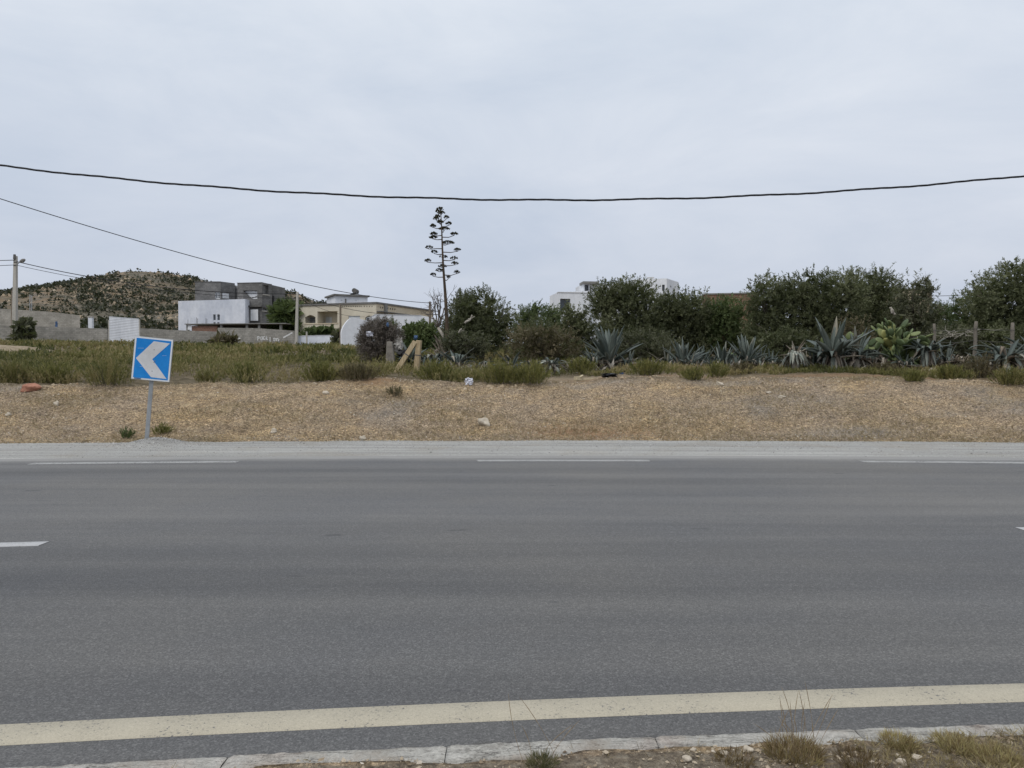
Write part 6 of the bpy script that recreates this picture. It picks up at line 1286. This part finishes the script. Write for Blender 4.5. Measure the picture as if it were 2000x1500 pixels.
C = np.stack([x, y, gz(x, y) - 0.002], 1); D = nrmz(np.stack([rng.normal(0, 0.8, len(x)), rng.normal(0, 0.6, len(x)), 0.2 + 0.6 * rng.random(len(x))], 1))
tag(foliage('verge_straw', [shoots(rng, C, D, np.full(len(C), 0.012), 4, 0.042, 0.0022, 0.4, np.clip(0.35 + 0.35 * sst(1.0, 2.2, x) + rng.normal(0, 0.25, len(C)), 0, 1), 0.3)], leaf_mat('verge_straw_blades', (0.085, 0.055, 0.03), (0.22, 0.165, 0.085), (0.44, 0.37, 0.20), 0.25)), 'brown dry grass litter on the near verge', None, None, 'stuff')
M_vt = leaf_mat('dry_grass_blades', (0.10, 0.062, 0.035), (0.24, 0.17, 0.085), (0.42, 0.36, 0.17), 0.25)
def tuft(px, py, n, h, w, label, seed, mat=M_vt, stalks=0, sh_=0.3):
    rng = np.random.default_rng(seed); Yt = HC * F / (py - 720) * 0.965; g = ground_at(px, Yt); rt = empty('grass_tuft', g, label, 'grass tuft', 'tufts on the near verge')
    a = rng.random(n) * 6.28; r_ = np.sqrt(rng.random(n)) * w; C = g + np.stack([np.cos(a) * r_, np.sin(a) * r_, np.full(n, -0.005)], 1); D = nrmz(np.stack([np.cos(a) * 0.8 * r_ / w, np.sin(a) * 0.8 * r_ / w, np.full(n, 0.8)], 1) + rng.normal(0, 0.25, (n, 3)))
    foliage('blades', [shoots(rng, C, D, np.full(n, h * 0.25), 4, h * 0.8, 0.0024, 0.38, np.clip(sh_ + rng.normal(0, 0.22, n), 0, 1), 0.5)], mat, rt)
    for i in range(stalks):
        mb = MB(); d = np.array([rng.normal(0, 0.28), rng.normal(0, 0.1), 1.0]); d /= np.linalg.norm(d); L = 0.14 + 0.17 * rng.random(); b = g + np.array([rng.normal(0, 0.05), rng.normal(0, 0.02), 0]); cv = np.array([rng.normal(0, 0.05), 0, 0])
        q = [b + d * L * t + cv * t * t for t in np.linspace(0, 1, 7)]; mb.tube(q, [0.0011, 0.001, 0.0009, 0.0008, 0.0012, 0.0014, 0.0004], 5); mb.build('stalk', M_stalkdry, rt)
    return rt
M_stalkdry = speck('dry_grass_stalk', (0.16, 0.115, 0.065), (0.30, 0.23, 0.14), 20, 60, 0.85)
tuft(1556, 1478, 300, 0.065, 0.10, 'brown dry grass tuft with tall wispy stalks beside the kerb', 401, stalks=18, sh_=0.45)
tuft(1060, 1496, 120, 0.05, 0.05, 'small dry green tuft at the kerb near the bottom of the photo', 402, leaf_mat('dull_green_blades', (0.05, 0.055, 0.025), (0.13, 0.12, 0.06), (0.25, 0.22, 0.12), 0.25), stalks=5, sh_=0.4)
tuft(1765, 1452, 220, 0.05, 0.06, 'straw coloured tuft hanging onto the kerb', 403, sh_=0.7)
tuft(1880, 1458, 260, 0.05, 0.08, 'yellowish tuft nearest the bottom corner beside the kerb', 404, sh_=0.8)
tuft(1960, 1485, 220, 0.045, 0.08, 'flattened yellow tuft in the very bottom corner', 405, sh_=0.8)
tuft(1440, 1490, 160, 0.04, 0.07, 'low brown tuft among the pale verge stones', 406, sh_=0.2)
tuft(1690, 1490, 200, 0.045, 0.09, 'low reddish brown tuft next to the tall stalks', 407, sh_=0.15)
for i, (px, py, w, h, lb) in enumerate(((1465, 1472, 20, 9, 'flat pale stone on the near verge beside the kerb'), (1420, 1476, 22, 9, 'largest pale stone on the near verge'), (1345, 1490, 17, 9, 'rounded pale stone at the bottom edge of the photo'), (1798, 1476, 22, 10, 'grey stone on the near verge among yellow tufts'), (1770, 1492, 20, 10, 'pale flat stone in front of the yellow tufts'), (1358, 1470, 14, 7, 'small pale stone tight against the kerb'), (1835, 1446, 14, 6, 'small pale stone between two yellow tufts'))):
    rng = np.random.default_rng(500 + i); Yt = HC * F / (py - 720) * 0.965; g = ground_at(px, Yt); s = S(Yt); o = link('verge_stone', rock_mesh('verge_stone', rng, w * s / 2, w * s * 0.4, h * s * 0.8, 3, 0.2), M_rock, None, (g[0], g[1], g[2] + 0.003), (0, 0, rng.random() * 3)); tag(o, lb, 'stone', 'stones on the near verge')
for px, Yt, lb in ((1676, 2.92, 'small orange cigarette stub on the near verge'),):
    g = ground_at(px, Yt); rt = empty('cigarette_stub', g, lb, 'litter'); MB().tube([g + np.array([-0.014, 0, 0.006]), g + np.array([0.004, 0.003, 0.007])], 0.0042, 8).build('filter', speck('orange_paper', (0.45, 0.20, 0.07), (0.52, 0.26, 0.10), 90, 200, 0.8), rt, True); MB().tube([g + np.array([0.0041, 0.003, 0.007]), g + np.array([0.012, 0.005, 0.006])], 0.0041, 8).build('paper', M_palebag, rt, True)

# ------------------------------------------------------------------ hill cover
rng = np.random.default_rng(330)
def hill_pts(n, xl, xh, yl, yh):
    return xl + (xh - xl) * rng.random(n), yl + (yh - yl) * rng.random(n)
x, y = hill_pts(48000, -430, -70, 164, 425); pxh = 1000 + x / y * F; keep = (pxh > -200) & (pxh < 690); x, y = x[keep], y[keep]
dn = fbm(x * 0.03, y * 0.03, 3, 171) + 0.12 * (1 - sst(180, 330, y)) + 0.22 * sst(320, 400, y) + 0.22 * np.exp(-((y - 215) / 40) ** 2) * (vn(x * 0.02, y * 0.01, 3) > 0.4); keep = rng.random(len(x)) < np.clip(0.34 + 2.6 * dn, 0.08, 1); x, y = x[keep], y[keep]
size = (0.42 + 0.55 * rng.random(len(x)) + 1.1 * (rng.random(len(x)) < 0.16)) * (1 + 0.5 * (1 - sst(170, 300, y)))
n = len(x); nl = 8; C = np.stack([x, y, hill_z(x, y) + size * 0.3], 1); Cc = np.repeat(C, nl, 0); sr = np.repeat(size, nl)[:, None]
p = Cc + nrmz(rng.normal(size=Cc.shape)) * rng.random((len(Cc), 1)) ** 0.5 * sr * np.array([0.75, 0.75, 0.85]); D = nrmz(rng.normal(size=Cc.shape) + np.array([0, 0, 0.4]))
w = nrmz(np.cross(D, rng.normal(size=D.shape))) * sr * 0.28; l_ = D * sr * 0.75
v = np.stack([p - l_ * 0.5, p + w, p + l_ * 0.5, p - w], 1).reshape(-1, 3)
tn = np.repeat(np.clip(0.4 + rng.normal(0, 0.25, n), 0, 1), nl * 4)
tag(link('hillside_scrub', raw('hillside_scrub', v, np.arange(len(v)).reshape(-1, 4), False, dict(tint=tn)), leaf_mat('hillside_leaf', (0.026, 0.029, 0.019), (0.05, 0.053, 0.033), (0.09, 0.088, 0.055), 0.15)), 'dark bushes and pines dotted over the hillside', None, None, 'stuff')
x, y = hill_pts(5200, -430, -70, 166, 424); keep = fbm(x * 0.025, y * 0.04, 3, 181) > 0.0; x, y = x[keep], y[keep]
pebbles('hillside_rocks', x, y, hill_z(x, y), 0.5 + 1.3 * rng.random(len(x)) ** 2, M_peb, 'pale rock outcrops scattered over the hillside', rng, np.clip(0.35 + rng.normal(0, 0.15, len(x)), 0, 1))
